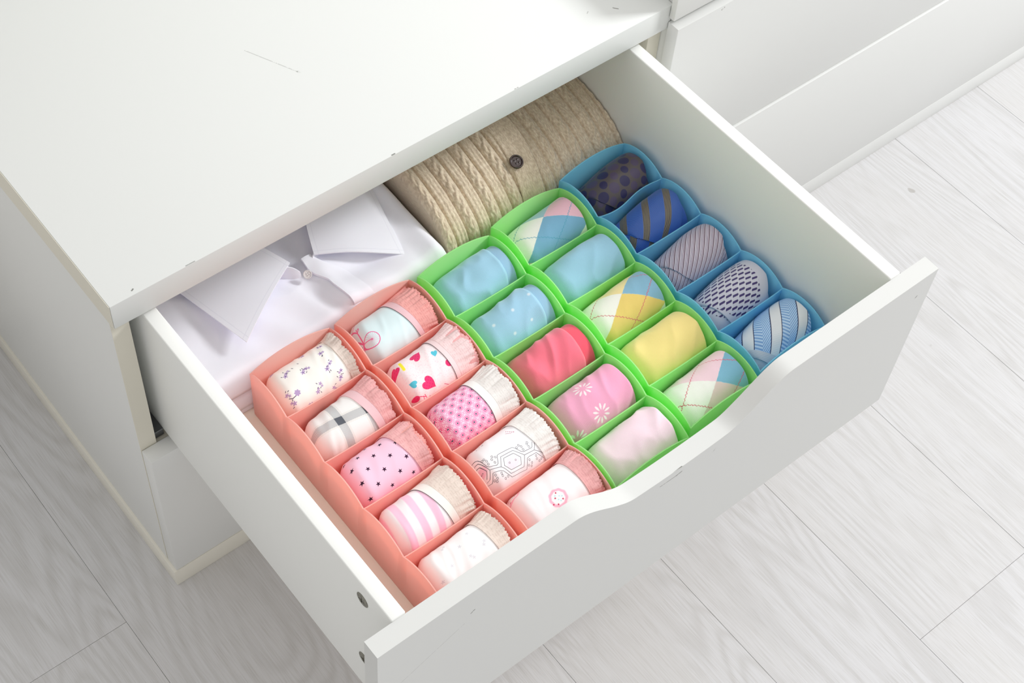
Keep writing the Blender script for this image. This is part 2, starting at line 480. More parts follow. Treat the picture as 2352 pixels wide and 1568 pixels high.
# ------------------------------------------------------------------ rolled cloth
#PILLOW-BEGIN
def vnoise(x, y, seed=0):
    """smooth 2-D value noise in -1..1, vectorised"""
    x = np.asarray(x, float); y = np.asarray(y, float)
    xi = np.floor(x).astype(int); yi = np.floor(y).astype(int)
    fx = x - xi; fy = y - yi
    fx = fx * fx * (3 - 2 * fx); fy = fy * fy * (3 - 2 * fy)
    def h(a, b):
        n = (a * 374761393 + b * 668265263 + seed * 974711) & 0x7fffffff
        n = ((n ^ (n >> 13)) * 1274126177) & 0x7fffffff
        return ((n ^ (n >> 16)) & 0xffff) / 32767.5 - 1
    return (h(xi, yi) * (1 - fx) + h(xi + 1, yi) * fx) * (1 - fy) + (h(xi, yi + 1) * (1 - fx) + h(xi + 1, yi + 1) * fx) * fy
class Pillow:
    """A soft roll lying along x in a tray cell. Local frame: x from the left inner wall, y from the cell's middle (+ is back), z from the tray floor."""
    def __init__(s, xa=0.006, xb=0.09, h0=0.080, h1=0.087, a=0.0335, n=2.5, rl=0.02, rr=0.008, hump=0.002, yc=0.0, wr=0.0, wf=(60, 25), seed=0, a0=None, pw=2.2, skew=0.0, fl=0.42):
        s.__dict__.update(locals())
        if a0 is None: s.a0 = a
    def end(s, x):
        e = np.ones_like(x)
        for d, r in ((x - s.xa, s.rl), (s.xb - x, s.rr)):
            q = np.clip(1 - d / r, 0, 1)
            e = np.minimum(e, np.clip(1 - q ** s.pw, 0, 1) ** (1 / s.pw))
        return e
    def dims(s, x):
        t = np.clip((x - s.xa) / (s.xb - s.xa), 0, 1)
        h = s.h0 + (s.h1 - s.h0) * t + s.hump * np.sin(np.pi * t)
        a = s.a0 + (s.a - s.a0) * np.clip(t * 1.5, 0, 1)
        return h, a
    def section(s, x, e=None):
        """closed section at x: angles -> y, z, arc (0 on the ridge, + to the front)"""
        th = np.linspace(-np.pi, np.pi, 361)          # 0 = top, + to the front (-y)
        h, a = s.dims(np.array([x])); h = h[0]; a = a[0]
        if e is None: e = s.end(np.array([x]))[0]
        sn, cs = np.sin(th), np.cos(th)
        Y = -np.sign(sn) * np.abs(sn) ** (2 / s.n) * a
        zc = h * s.fl
        b = np.where(cs > 0, h - zc, zc)
        Z = zc + np.sign(cs) * np.abs(cs) ** (2 / s.n) * b
        Y = Y + s.skew * np.clip((Z - zc) / (h - zc), 0, 1)
        Ye = s.yc + Y * e; Ze = zc + (Z - zc) * e
        if e < 1: Ze = Ze - zc * 0.25 * (1 - e)
        arc = np.concatenate([[0], np.cumsum(np.hypot(np.diff(Y), np.diff(Z)))])
        arc = arc - arc[180]
        return Ye, Ze, arc
    def at(s, x, v, off=0.0):
        """points at station x, arcs v (array), pushed out by off"""
        Y, Z, A = s.section(x)
        y = np.interp(v, A, Y); z = np.interp(v, A, Z)
        h, a = s.dims(np.array([x])); zc = h[0] * s.fl
        # outward normal from the arc tangent
        d = 0.0006
        ty = np.interp(v + d, A, Y) - np.interp(v - d, A, Y); tz = np.interp(v + d, A, Z) - np.interp(v - d, A, Z)
        L = np.hypot(ty, tz) + 1e-9
        ny, nz = tz / L, -ty / L
        w = 0
        if s.wr:
            w = s.wr * (vnoise(x * s.wf[0] + v * 14, v * s.wf[1] - x * 10, s.seed) + 0.8 * (1 - 2 * np.abs(vnoise(x * s.wf[0] * 1.5 + v * 30, v * s.wf[1] * 0.9 - x * 24 + 9, s.seed + 5))))
            w = w * min(1, float(s.end(np.array([x]))[0]) * 1.0)
        return y + ny * (off + w), z + nz * (off + w)
    def vmax(s, x):
        A = s.section(x)[2]; return A[0], A[-1]
    def grid(s, nu=46, nv=64):
        r1 = np.linspace(0, 1, 10)
        # stations crowd towards the rounded ends
        xs_ = np.unique(np.concatenate([s.xa + s.rl * (1 - np.cos(r1 * np.pi / 2)), np.linspace(s.xa + s.rl, s.xb - s.rr, nu), s.xb - s.rr * (1 - np.cos(r1 * np.pi / 2))]))
        xs_ = xs_[np.concatenate([[True], np.diff(xs_) > 1e-6])]
        xs_[0] += 1e-5; xs_[-1] -= 1e-5
        f = np.linspace(-1, 1, nv, endpoint=False); f = np.sign(f) * np.abs(f) ** 1.15
        V = []; UV = []
        for x in xs_:
            lo, hi = s.vmax(x)
            v = np.where(f < 0, -f * lo, f * hi)
            y, z = s.at(x, v)
            V += list(zip(np.full(nv, x), y, z)); UV += list(zip(np.full(nv, x), v))
        m = len(xs_); F = []
        for i in range(m - 1):
            for j in range(nv):
                k = (j + 1) % nv
                F.append((i * nv + j, (i + 1) * nv + j, (i + 1) * nv + k, i * nv + k))
        F.append(tuple(range(nv))); F.append(tuple((m - 1) * nv + j for j in range(nv))[::-1])
        return np.array(V), F, np.array(UV)
#PILLOW-END
ZC = FL + Z0 + 0.0025 + 0.0003
def cell_frame(tr, k):
    x0, y0, rot = TR[tr]
    c, s = math.cos(rot), math.sin(rot)
    def place(V):
        V = np.asarray(V, float)
        lo, hi = np.full(len(V), -0.0361), np.full(len(V), 0.0361)
        if tr == 'b1' and k == 0: lo = np.where(V[:, 0] > 0.05, -0.0318, lo)      # the first blue divider is bowed
        if tr == 'b1' and k == 1: hi = np.where(V[:, 0] < 0.06, 0.0318, hi)
        if k == 0: hi = hi - 0.0014
        if k == 4: lo = lo + 0.0014
        x = np.clip(V[:, 0], 0.0003, 0.1086) + WT; y = np.clip(V[:, 1], lo, hi) - BP * (k + 0.5)
        return np.stack([x0 + x * c - y * s, y0 + x * s + y * c, ZC + np.maximum(V[:, 2], 0.0006)], 1)
    return place

#ROLLS-BEGIN
BRIEF = dict(xa=0.006, xb=0.1015, h0=0.084, h1=0.093, a=0.0348, n=2.6, rl=0.017, rr=0.008, hump=0.0015)
SOCK = dict(xa=0.004, xb=0.1078, h0=0.072, h1=0.096, a=0.0352, n=2.35, rl=0.022, rr=0.007, hump=0.0045)
TIE = dict(xa=0.008, xb=0.1040, h0=0.060, h1=0.092, a=0.0350, a0=0.029, n=2.2, rl=0.018, rr=0.008, hump=0.008)
ROLLS = {}
for k in range(5):
    ROLLS['p1', k] = dict(BRIEF); ROLLS['p2', k] = dict(BRIEF)
    ROLLS['g1', k] = dict(SOCK); ROLLS['g2', k] = dict(SOCK)
    ROLLS['b1', k] = dict(TIE)
#ROLLS-END
ROLLS['p1', 1].update(h0=0.078, a0=0.030, rl=0.018)
ROLLS['p1', 3].update(h0=0.080)
ROLLS['g1', 0].update(xb=0.0985, rr=0.011, wr=0.0017, wf=(24, 30), seed=3, h0=0.072)
ROLLS['g1', 1].update(xb=0.0985, rr=0.011, wr=0.0016, wf=(28, 32), seed=11)
ROLLS['g1', 2].update(xb=0.0955, rr=0.010, wr=0.0024, wf=(40, 26), seed=23, h0=0.074)
ROLLS['g1', 3].update(wr=0.0012, wf=(40, 18), seed=31, h0=0.075)
ROLLS['g1', 4].update(wr=0.0020, wf=(26, 28), seed=47, h0=0.071)
ROLLS['g2', 0].update(wr=0.0006, wf=(40, 20), seed=5, h0=0.068)
ROLLS['g2', 1].update(wr=0.0020, wf=(22, 30), seed=61, h0=0.073)
ROLLS['g2', 2].update(wr=0.0006, wf=(40, 20), seed=8, h0=0.070)
ROLLS['g2', 3].update(wr=0.0022, wf=(22, 26), seed=77, h0=0.075)
ROLLS['g2', 4].update(wr=0.0006, wf=(40, 20), seed=9, h0=0.069)
for k in range(5):
    ROLLS['p1', k].setdefault('wr', 0.0008); ROLLS['p2', k].setdefault('wr', 0.0007)
    ROLLS['p1', k].update(wf=(55, 22), seed=100 + k); ROLLS['p2', k].update(wf=(55, 22), seed=120 + k)

class Lut:
    """positions and normals of a pillow by (u, v), looked up from a fine grid"""
    def __init__(s, P, umax=None):
        s.us = np.linspace(P.xa + 0.001, P.xb - 0.0012, 70); s.vs = np.linspace(-0.085, 0.085, 171)
        s.Y = np.zeros((70, 171)); s.Z = np.zeros((70, 171)); s.NY = np.zeros((70, 171)); s.NZ = np.zeros((70, 171))
        xref = min(P.xb - P.rr, 0.095)
        for i, x in enumerate(s.us):
            # strips near the right end follow the full section, so that they do not sink with the rounded end
            xx = min(x, P.xb - P.rr)
            y, z = P.at(xx, s.vs); y2, z2 = P.at(xx, s.vs, 0.001)
            s.Y[i], s.Z[i], s.NY[i], s.NZ[i] = y, z, (y2 - y) / 0.001, (z2 - z) / 0.001
    def __call__(s, u, v, off):
        a = np.clip((u - s.us[0]) / (s.us[1] - s.us[0]), 0, 68.999); b = np.clip((v - s.vs[0]) / (s.vs[1] - s.vs[0]), 0, 169.999)
        i = a.astype(int); j = b.astype(int); fa = a - i; fb = b - j
        def g(A): return (A[i, j] * (1 - fa) + A[i + 1, j] * fa) * (1 - fb) + (A[i, j + 1] * (1 - fa) + A[i + 1, j + 1] * fa) * fb
        return np.stack([u, g(s.Y) + off * g(s.NY), g(s.Z) + off * g(s.NZ)], 1)
def sheet(name, lut, place, mat, parent, vs, ul, ur, nt, off, th, label=None):
    """cloth strip on a roll: rows along v, from ul(v) to ur(v); off(t, v) lifts it"""
    vs = np.asarray(vs); m = len(vs); t = np.linspace(0, 1, nt)
    T_, Vv = np.meshgrid(t, vs, indexing='ij')
    U = ul(Vv) * (1 - T_) + ur(Vv) * T_
    O = off(T_, Vv) + 0 * T_
    top = lut(U.ravel(), Vv.ravel(), O.ravel()); bot = lut(U.ravel(), Vv.ravel(), (O - th).ravel())
    top[:, 2] = np.maximum(top[:, 2], 0.0006); bot[:, 2] = np.maximum(bot[:, 2], 0.0004)
    n = nt * m; F = []
    idx = lambda i, j: i * m + j
    for i in range(nt - 1):
        for j in range(m - 1):
            F.append((idx(i, j), idx(i, j + 1), idx(i + 1, j + 1), idx(i + 1, j)))
            F.append((n + idx(i, j), n + idx(i + 1, j), n + idx(i + 1, j + 1), n + idx(i, j + 1)))
    for j in range(m - 1):
        F.append((idx(0, j), n + idx(0, j), n + idx(0, j + 1), idx(0, j + 1)))
        F.append((idx(nt - 1, j), idx(nt - 1, j + 1), n + idx(nt - 1, j + 1), n + idx(nt - 1, j)))
    for i in range(nt - 1):
        F.append((idx(i, 0), idx(i + 1, 0), n + idx(i + 1, 0), n + idx(i, 0)))
        F.append((idx(i, m - 1), n + idx(i, m - 1), n + idx(i + 1, m - 1), idx(i + 1, m - 1)))
    uv = np.stack([U.ravel(), Vv.ravel()], 1)
    o = mesh(name, place(np.concatenate([top, bot])), F, mat, parent, np.concatenate([uv, uv]), label=label)
    try: o.data.set_sharp_from_angle(angle=math.radians(60))
    except Exception: pass
    return o

# ------------------------------------------------------------------ cloth prints (u, v in millimetres)
def cloth(name, base, rough=0.9, sheen=0.15, weave=0.10, scale=1900):
    m = Mat(name, base, rough=rough, sheen=sheen, spec=0.15, boost=1.0)
    m.U = m.u * 1000.0; m.V = m.v * 1000.0
    m.bump(m.noise(scale, 2), weave, 0.0004)
    return m
def lattice(m, o, a, b):
    """offset (mm) of each point from the nearest node of the lattice o + i a + j b, and the node numbers"""
    det = a[0] * b[1] - a[1] * b[0]
    du, dv = m.U - o[0], m.V - o[1]
    s = (du * b[1] - dv * b[0]) / det; t = (dv * a[0] - du * a[1]) / det
    si, ti = (s + 0.5).floor(), (t + 0.5).floor()
    s, t = s - si, t - ti
    return s * a[0] + t * b[0], s * a[1] + t * b[1], s, t, si, ti
def mxall(L):
    r = L[0]
    for x in L[1:]: r = r.mx(x)
    return r
def _flowerf(u, v, cx, cy, r, ph, n, inner, amp):
    dx, dy = u - cx, v - cy
    rho = (dx * dx + dy * dy).sqrt(); an = dy.atan2(dx)
    return rho - ((an * n + ph).cos() * amp + inner) * r
def flower(m, cx, cy, r, ph=0.0, n=5, inner=0.62, amp=0.38):
    return _call(_group('petals', ['u', 'v', 'cx', 'cy', 'r', 'ph', 'n', 'inner', 'amp'], _flowerf), m.U, m.V, cx, cy, r, ph, n, inner, amp).below(0, 0.2)
def capsule(m, a, b, r, w=0.15): return seg(m.U, m.V, a, b).below(r, w)
def heart(m, cx, cy, size, dx, dy):
    """heart whose tip points along (dx, dy)"""
    L = math.hypot(dx, dy); dx, dy = dx / L, dy / L
    U, V = (m.U - cx) / size, (m.V - cy) / size
    y = -(U * dx + V * dy) * 1.05 + 0.15; x = (V * dx - U * dy).abs() * 1.0
    q = y - x.sqrt() * 0.78
    return (x * x * 1.0 + q * q).below(0.82, 0.06)
FLW = [(85.1, -19.5), (78.1, -9), (62.7, -27), (61.2, -24), (52.8, -1.5), (47.3, .5), (78.5, 9.5), (72.3, 13.5), (85.8, 23.5), (82.1, 30.5), (31.5, -11), (28.5, -8), (56.5, 23.5), (49.9, 30.5), (16.9, 12.5), (19.5, 26), (66, -34), (38, 40), (70, 38)]
def print_flowers():
    m = cloth('white_cotton_with_purple_flowers', (248, 246, 240))
    rnd = random.Random(3); fl, lv = [], []
    for i, (x, y) in enumerate(FLW):
        fl.append(flower(m, x, y, 3.1 if i % 2 else 2.5, rnd.random() * 6, 5, 0.72, 0.28))
        a = rnd.random() * 6.28
        fl.append(flower(m, x + 3.4 * math.cos(a), y + 3.4 * math.sin(a), 1.9, rnd.random() * 6, 5, 0.72, 0.28))
        for k in range(2):
            a = rnd.random() * 6.28; r1 = 3.9; r2 = 5.2
            lv.append(capsule(m, (x + r1 * math.cos(a), y + r1 * math.sin(a)), (x + r2 * math.cos(a + 0.15), y + r2 * math.sin(a + 0.15)), 0.42))
    fl += [flower(m, 27.9, 17.5, 4.2, 0.5, 7, 0.85, 0.12), flower(m, 20.5, -30, 3.6, 0.5, 7, 0.85, 0.12)]
    lv += [capsule(m, (24.5, 19.5), (20, 20), 0.5), capsule(m, (20, 20), (17, 17.5), 0.45), capsule(m, (40, -13), (41.2, -11.6), .45), capsule(m, (49, -14.5), (50, -13.2), .4)]
    m.print(mxall(fl) * 0.9, (176, 148, 198))
    m.print(mxall([(dist_(m.U - x, m.V - y)).below(0.7, 0.25) for x, y in FLW[:12]]), (112, 92, 146))
    m.print(mxall(lv), (104, 92, 116))
    return m.done()
def print_plaid():
    m = cloth('white_and_grey_plaid_cotton', (244, 243, 242))
    a = (m.U - 44.8 + 0.05 * m.V).abs().mn((m.U - 78.5 + 0.0 * m.V).abs())
    b = ((m.V - 3.5 - (m.U - 44.8) * 0.22 + 22).mod(44.0) - 22).abs()
    A, B = a.below(4.7, 0.2), b.below(5.2, 0.2)
    ha = ((m.U * 0.35 + m.V * 1.0) / 1.35).fract().band(0.22, 0.72, 0.08)
    m.print(a.band(4.7, 7.0, 0.3) * ha * 0.30, (188, 178, 158)); m.print(b.band(5.2, 7.6, 0.3) * ha * 0.30, (188, 178, 158))
    m.print(A * (0.20 + ha * 0.50), (116, 120, 128)); m.print(B * (0.20 + ha * 0.50), (116, 120, 128))
    m.print(A * B, (92, 96, 104))
    return m.done()
def print_stars():
    m = cloth('pink_cotton_with_black_stars', (249, 204, 226))
    dx, dy, *_ = lattice(m, (31.9, 1.0), (14.3, 11.6), (-0.3, 21.0))
    rho = (dx * dx + dy * dy).sqrt(); an = dy.atan2(dx) + 0.35
    w = (an.mod(2 * math.pi / 5) - math.pi / 5).abs()
    px, py = rho * w.cos(), rho * w.sin()
    R, r = 3.1, 1.30
    tx, ty = R * math.cos(math.pi / 5), R * math.sin(math.pi / 5)
    ins = (px - r) * ty - py * (tx - r)            # < 0 inside
    m.print(ins.below(0, 0.25), (62, 36, 62))
    return m.done()
def print_pinkstripes():
    m = cloth('pink_and_white_striped_jersey', (246, 246, 250), sheen=0.3, weave=0.2)
    w = m.U + 0.09 * m.V
    m.print(((w - 25.4 + 9.2).mod(18.4) - 9.2).abs().below(4.4, 0.8), (249, 203, 226))
    return m.done()
def print_faint():
    m = cloth('white_cotton_with_faint_grey_flowers', (250, 249, 250))
    rnd = random.Random(5)
    P = [(69.3, -16.5), (53.1, -8.5), (75.3, 6), (78, 3), (55.7, 8), (58, 11), (33.2, 4), (20.6, -34), (41.1, -22.5), (38, -20), (87, -8), (30, 24), (62, 28), (16, 12)]
    m.print(mxall([flower(m, x, y, 2.2, rnd.random() * 6) for x, y in P]) * 0.75, (208, 206, 216))
    return m.done()
def print_bicycle():
    m = cloth('pale_aqua_cotton_with_pink_bicycle', (222, 241, 244))
    ink = (232, 110, 158)
    L = []
    for cx, cy, R, n in ((20.9, 8.0, 9.4, 22), (12.5, -38.0, 9.8, 22)):
        dx, dy = m.U - cx, m.V - cy
        rho = dist_(dx, dy); an = dy.atan2(dx)
        L.append((rho - R).abs().below(0.55, 0.15))
        L.append(((an * (n / 2)).sin().abs() * rho).below(1.15, 0.4) * rho.band(0.8, R, 0.2) * 0.8)
        L.append(rho.below(1.1, 0.2))
    for a, b, r in (((14.9, -14.5), (12.6, 3.5), .5), ((10.6, -9.5), (12.6, 3.5), .5), ((12.6, 3.5), (9.6, 10), .5), ((20.9, 8), (12.6, 3.5), .5), ((15.6, -16), (16.6, -21), .4),
                    ((12.6, 3.5), (9.8, 3.5), .45), ((14.9, -14.5), (19, -19), .45), ((12.5, -38), (15, -15), .5)):
        L.append(capsule(m, a, b, r))
    L.append((dist_(m.U - 16.6, m.V + 17.5) - 1.9).abs().below(0.35, 0.15))
    L.append((dist_(m.U - 9.3, m.V - 8.5) - 2.2).abs().below(0.4, 0.15))
    m.print(mxall(L), ink)
    dk = [capsule(m, a, b, 0.35) for a, b in (((52, -40), (48, -42)), ((48, -42), (45, -39)), ((58, -38), (55, -41)), ((40, -41), (36, -39)))]
    m.print(mxall(dk), (120, 104, 130))
    return m.done()
def print_hearts():
    m = cloth('pale_pink_cotton_with_hearts', (252, 238, 240))
    m.print(m.noise(520, 1).band(0.6, 2, 0.03) * 0.55, (250, 214, 224))
    dots = ((m.U * 1.35).sin() * (m.V * 1.35).sin()).band(0.55, 2, 0.1)
    mg = mxall([heart(m, 47.0, -15.5, 7.2, 11, -5), heart(m, 13.0, -15.0, 7.0, -7, 5.0), heart(m, 38.6, 25.5, 8.8, 9.5, 13), dist_(m.U - 71, m.V - 17).below(4.4, .2),
               dist_(m.U - 16, m.V - 31).below(4.0, .2), dist_(m.U - 19.5, m.V + 40).below(4, .2), capsule(m, (18, 29), (27, 35), 0.45), capsule(m, (25, 33), (24.5, 37), 0.4), capsule(m, (27, 32), (28, 37), 0.4), heart(m, 86, -33, 6, 1, 1)])
    m.print(mg, (240, 62, 122)); m.print(mg * dots * 0.5, (206, 38, 96))
    m.print(mxall([heart(m, 63.8, -2, 4.2, -2, 5), heart(m, 20.2, 13, 4.7, -4, -3.5), heart(m, 40, -38, 4.0, 1, -2)]), (92, 200, 222))
    d = capsule(m, (25.8, -20.5), (23.8, -8.5), 1.9, 0.4)
    m.print(d, (250, 238, 60))
    m.print(mxall([capsule(m, (33, 38), (29, 44), .4), capsule(m, (55, 36), (60, 41), .4)]), (214, 90, 130))
    return m.done()
def print_rays():
    m = cloth('magenta_ray_print_cotton', (250, 218, 238))
    dx, dy, s, t, *_ = lattice(m, (34.5, 6.5), (5.15, 8.5), (-6.9, 6.6))
    rho = dist_(dx, dy); an = dy.atan2(dx)
    ray = ((an * 7.0).sin().abs() * rho).below(1.9, 0.4) * rho.band(1.4, 4.4, 0.2)
    ln = mxall([s.abs().band(0.47, 2, 0.025), t.abs().band(0.47, 2, 0.025)])
    m.print(ln * 0.8, (232, 130, 184)); m.print(ray, (230, 84, 156))
    m.print(dx.abs().mx(dy.abs()).below(0.80, 0.15), (48, 40, 80))
    return m.done()
def print_hex():
    m = cloth('white_cotton_with_line_drawn_hexagons', (249, 249, 252))
    hexp = [(38.1, 8.0), (50.7, 10.0), (55.4, 18.5), (51.7, 26.0), (38.1, 23.5), (33.8, 15.0), (38.1, 8.0)]
    pent = [(10.9, -8.5), (13.6, -4.5), (15.6, 6.5), (12.3, 14.0)]
    lines = [
        [(10.6, -22), (13.3, -17.5), (15.9, -12), (16.9, -7.5), (18.2, 2.5), (19.9, 5.5), (27.2, 9.5), (29.2, 9), (34.8, .5), (37.5, .5), (53.7, 3.5), (55.7, 5.5), (59.4, 13.5), (61.7, 15.5), (72, 17), (73.3, 16.5), (76.3, 12)],
        [(10.3, -14), (11.9, -13), (14.3, -9.5), (15.6, -5), (18.2, 8.5), (29.8, 14), (36.5, 4.5), (52.4, 7), (53.7, 9), (60.4, 19), (73.6, 21), (78.9, 14)],
        [(18.2, 8.5), (13.6, 17.5), (11.3, 18)], [(29.8, 14), (32.2, 17.5), (36.1, 27), (53.7, 30.5), (60.4, 19)],
        [(10.6, 22.5), (13.9, 23.5), (18.6, 14), (19.9, 14), (27.2, 17), (29.8, 19.5), (35.5, 31.5), (56, 36), (61.4, 24), (64.7, 23.5), (74.3, 25), (80.6, 36.5)],
        [(73.6, 21), (79.9, 27.5), (81.9, 31.5)], hexp, pent]
    ell = [(20.6, -5.5), (21.6, -2), (20.9, 2), (18.2, -6), (29.2, -2), (31.8, 1), (26.9, .5), (27.5, 5.5), (61.4, 6), (63, 9), (62.7, 13), (58, 7), (71.6, 9), (70, 10.5), (70.3, 14), (19.9, 17.5), (19.9, 22), (16.6, 22.5), (18.2, 25), (26.5, 20), (26.2, 23), (27.9, 28), (31.5, 27.5), (63, 27), (64.7, 32), (60, 32.5), (63, 35.5), (72.6, 28), (72.3, 32), (74.6, 36.5), (77.6, 35.5), (33, -26)]
    # faint pink tint inside the hexagon
    tint = dist_((m.U - 44.6) / 1.25, m.V - 17).below(7.0, 1.2)
    m.print(tint * 0.55, (252, 222, 236)); m.print(dist_(m.U - 10.5, m.V - 3).below(7, 1.5) * 0.8, (244, 190, 212))
    d = None
    for P in lines:
        q = poly(m.U, m.V, P); d = q if d is None else d.mn(q)
    ink = [d.below(0.26, 0.14)]
    e = None
    for x, y in ell:
        q = (dist_(m.U - x, (m.V - y) * 0.75) - 0.95).abs(); e = q if e is None else e.mn(q)
    ink.append(e.below(0.2, 0.12))
    for x, y in ((40.5, 16), (48.4, 17.5), (11.9, 4)): ink.append((dist_(m.U - x, m.V - y) - 0.85).abs().below(0.2, 0.12))
    for x, y in ((18.2, -48), (20.6, -40), (21.2, -32), (24.5, -26), (29.8, -28.5), (36, -31), (42, -33), (80, -9)): ink.append(dist_(m.U - x, m.V - y).below(0.6, 0.15))
    m.print(mxall(ink), (88, 88, 98))
    tx = [dist_(m.U - x, m.V - y).below(0.62, 0.2) for x, y in ((63.3, -19), (64.7, -17), (66, -15), (67.3, -13), (68.7, -11.5))] + [capsule(m, (60.5, -16.5), (65.5, -12), .28)]
    m.print(mxall(tx), (186, 70, 120))
    return m.done()
def print_cakes():
    m = cloth('pale_pink_jersey_with_pink_rings', (252, 242, 244), sheen=0.3, weave=0.2)
    for cx, cy, R in ((53.4, 10.5, 9.6), (19.5, -37.5, 10.5)):
        rho = dist_(m.U - cx, m.V - cy) ; an = (m.V - cy).atan2(m.U - cx)
        rr = rho + (an * 9).sin() * 0.35
        m.print(rr.band(R - 2.0, R + 1.3, 0.7), (250, 186, 206)); m.print(rho.below(R - 2.2, 0.5), (250, 248, 250))
        m.print(mxall([dist_(m.U - cx - x, m.V - cy - y).below(0.95, 0.2) for x, y in ((-3.3, -1.5), (3.6, 4), (-4.3, 6.0), (-9, 3.2), (1, -6))]), (206, 60, 96))
        m.print(mxall([dist_(m.U - cx - x, m.V - cy - y).below(0.9, 0.3) for x, y in ((2, -1), (-1, 1.8), (0.6, 4.3), (-1.8, -3.8), (4.5, .8))]) * 0.8, (176, 222, 228))
    return m.done()
def knit(name, base, rib=1.0, amt=0.10, dark=None):
    m = cloth(name, base, rough=0.95, sheen=0.45, weave=0.22, scale=1100)
    w = (m.U + m.V * 0.10) * (6.2832 / rib) + m.noise(220, 2) * 5.0
    h = w.sin() * 0.5 + 0.5
    m.h = h
    m.bump(h, 0.16, 0.0004)
    m.print(m.noise(1500, 2).band(0.55, 2, 0.1) * 0.30, tuple(min(250, int(c * 1.06) + 6) for c in base))
    d = dark or tuple(int(c * 0.86) for c in base)
    m.ribs = (h.below(0.42, 0.25) * amt, d)
    return m
def fin(m):
    m.print(*m.ribs); return m.done()
def knit_plain(name, base, **k): return fin(knit(name, base, **k))
def knit_dots():
    m = knit('light_blue_knit_with_white_dots', (160, 204, 228))
    m.print(mxall([dist_(m.U - x, m.V - y).below(1.9, 0.8) for x, y in ((57.9, .5), (86, -4), (71.8, 24.5), (29.3, .5), (45.2, 25), (47, -26), (95, 14))]) * 0.75, (232, 240, 246))
    return fin(m)
def knit_daisies():
    m = knit('pink_knit_with_white_daisies', (243, 168, 200))
    L = []
    for cx, cy in ((53.6, -13), (53, 25.5), (16, 34)):
        dx, dy = m.U - cx, m.V - cy
        rho = dist_(dx, dy); an = dy.atan2(dx)
        L.append(((an * 10).cos() * 0.5 + 0.5 - (rho - 7.4).abs() * 0.13).band(0.42, 2, 0.10) * rho.band(4.0, 11.4, 0.5))
    m.print(mxall(L), (252, 238, 242))
    return fin(m)
def argyle(name, o, e1, e2, ne, se, sw, nw, stitch):
    m = knit(name, sw, amt=0.06)
    det = e1[0] * e2[1] - e1[1] * e2[0]
    du, dv = m.U - o[0], m.V - o[1]
    wob = (m.noise(300, 1) - 0.5) * 1.2
    s = (du * e2[1] - dv * e2[0]) / det + wob; t = (dv * e1[0] - du * e1[1]) / det + wob
    E, S_ = s.band(0, 60, 0.35), t.band(0, 60, 0.35)
    m.print(E * S_, se); m.print(E * (1 - S_), ne); m.print((1 - E) * (1 - S_), nw)
    L = []
    for a, b in ((s, t), (t, s)):
        for c in (-30, 30):
            z = ((b * 1.45).sin()) * 0.45
            L.append((a - c + z).abs().below(0.55, 0.15) * (b / 1.6).fract().below(0.72, 0.1))
    m.print(mxall(L), stitch)
    return fin(m)
def silk(name, base, rough=0.42):
    m = Mat(name, base, rough=rough, sheen=0.15, spec=0.4, boost=1.0)
    m.U = m.u * 1000.0; m.V = m.v * 1000.0
    return m
def tie_ovals():
    m = silk('dark_plum_silk_with_ovals', (84, 76, 80))
    X_, B_ = (20.1, 18.5), (-18.0, 23.3)
    det = X_[0] * B_[1] - X_[1] * B_[0]
    du, dv = m.U - 84.2, m.V + 10
    s = (du * B_[1] - dv * B_[0]) / det; t = (dv * X_[0] - du * X_[1]) / det
    tw = ((m.U * 3 - m.V) * 2.2).sin()
    m.print(tw.band(0.2, 2, 0.3) * 0.5, (98, 92, 84))
    for s0, ph, col in ((0.5, 0.6, (80, 68, 104)), (0.0, 0.0, (46, 42, 84))):
        ss = s - s0; si = (ss + 0.5).floor(); sf = ss - si
        for off, a, b in ((0.0, 0.256, 0.216), (0.5, 0.185, 0.176)):
            tt = t + si * 0.73 - ph - off; tf = tt - (tt + 0.5).floor()
            m.print(dist_(sf / a, tf / b).below(1.0, 0.05) * (1.0 if s0 == 0 else 0.75), col)
    m.bump(tw, 0.08, 0.0003)
    return m.done()
def tie_bluestripe():
    m = silk('royal_blue_twill_silk_with_grey_stripes', (46, 86, 168))
    tw = ((m.U * 3 - m.V) * (6.2832 / 3.16 / 1.25)).sin()
    m.print(tw.band(0.0, 2, 0.5) * 0.5, (88, 134, 212)); m.print((-tw).band(0.3, 2, 0.4) * 0.5, (30, 60, 140))
    w = (m.U + 0.76 * m.V - 44.6 + 1.0).mod(34.6)
    S_ = w.band(0.6, 11.2, 0.25)
    m.print(S_, (112, 106, 102))
    m.print(S_ * ((w - 0.6) / 1.75).fract().band(0.34, 0.72, 0.1), (44, 42, 56)); m.print(S_ * ((w - 0.6) / 1.75).fract().below(0.16, 0.06), (176, 160, 112))
    m.bump(tw, 0.15, 0.0003)
    return m.done()
def tie_pin():
    m = silk('lilac_silk_with_burgundy_pinstripes', (190, 180, 198))
    w = (m.U + 1.07 * m.V - 79.5).mod(8.2)
    for lo, hi, c in ((0.0, 1.25, (74, 40, 58)), (1.9, 2.9, (232, 226, 234)), (3.2, 3.9, (120, 112, 140)), (4.7, 5.6, (222, 214, 224)), (5.9, 6.6, (66, 60, 92)), (6.9, 7.6, (226, 206, 216))):
        m.print(w.band(lo, hi, 0.15), c)
    m.bump((w * 2.3).sin(), 0.06, 0.0003)
    return m.done()
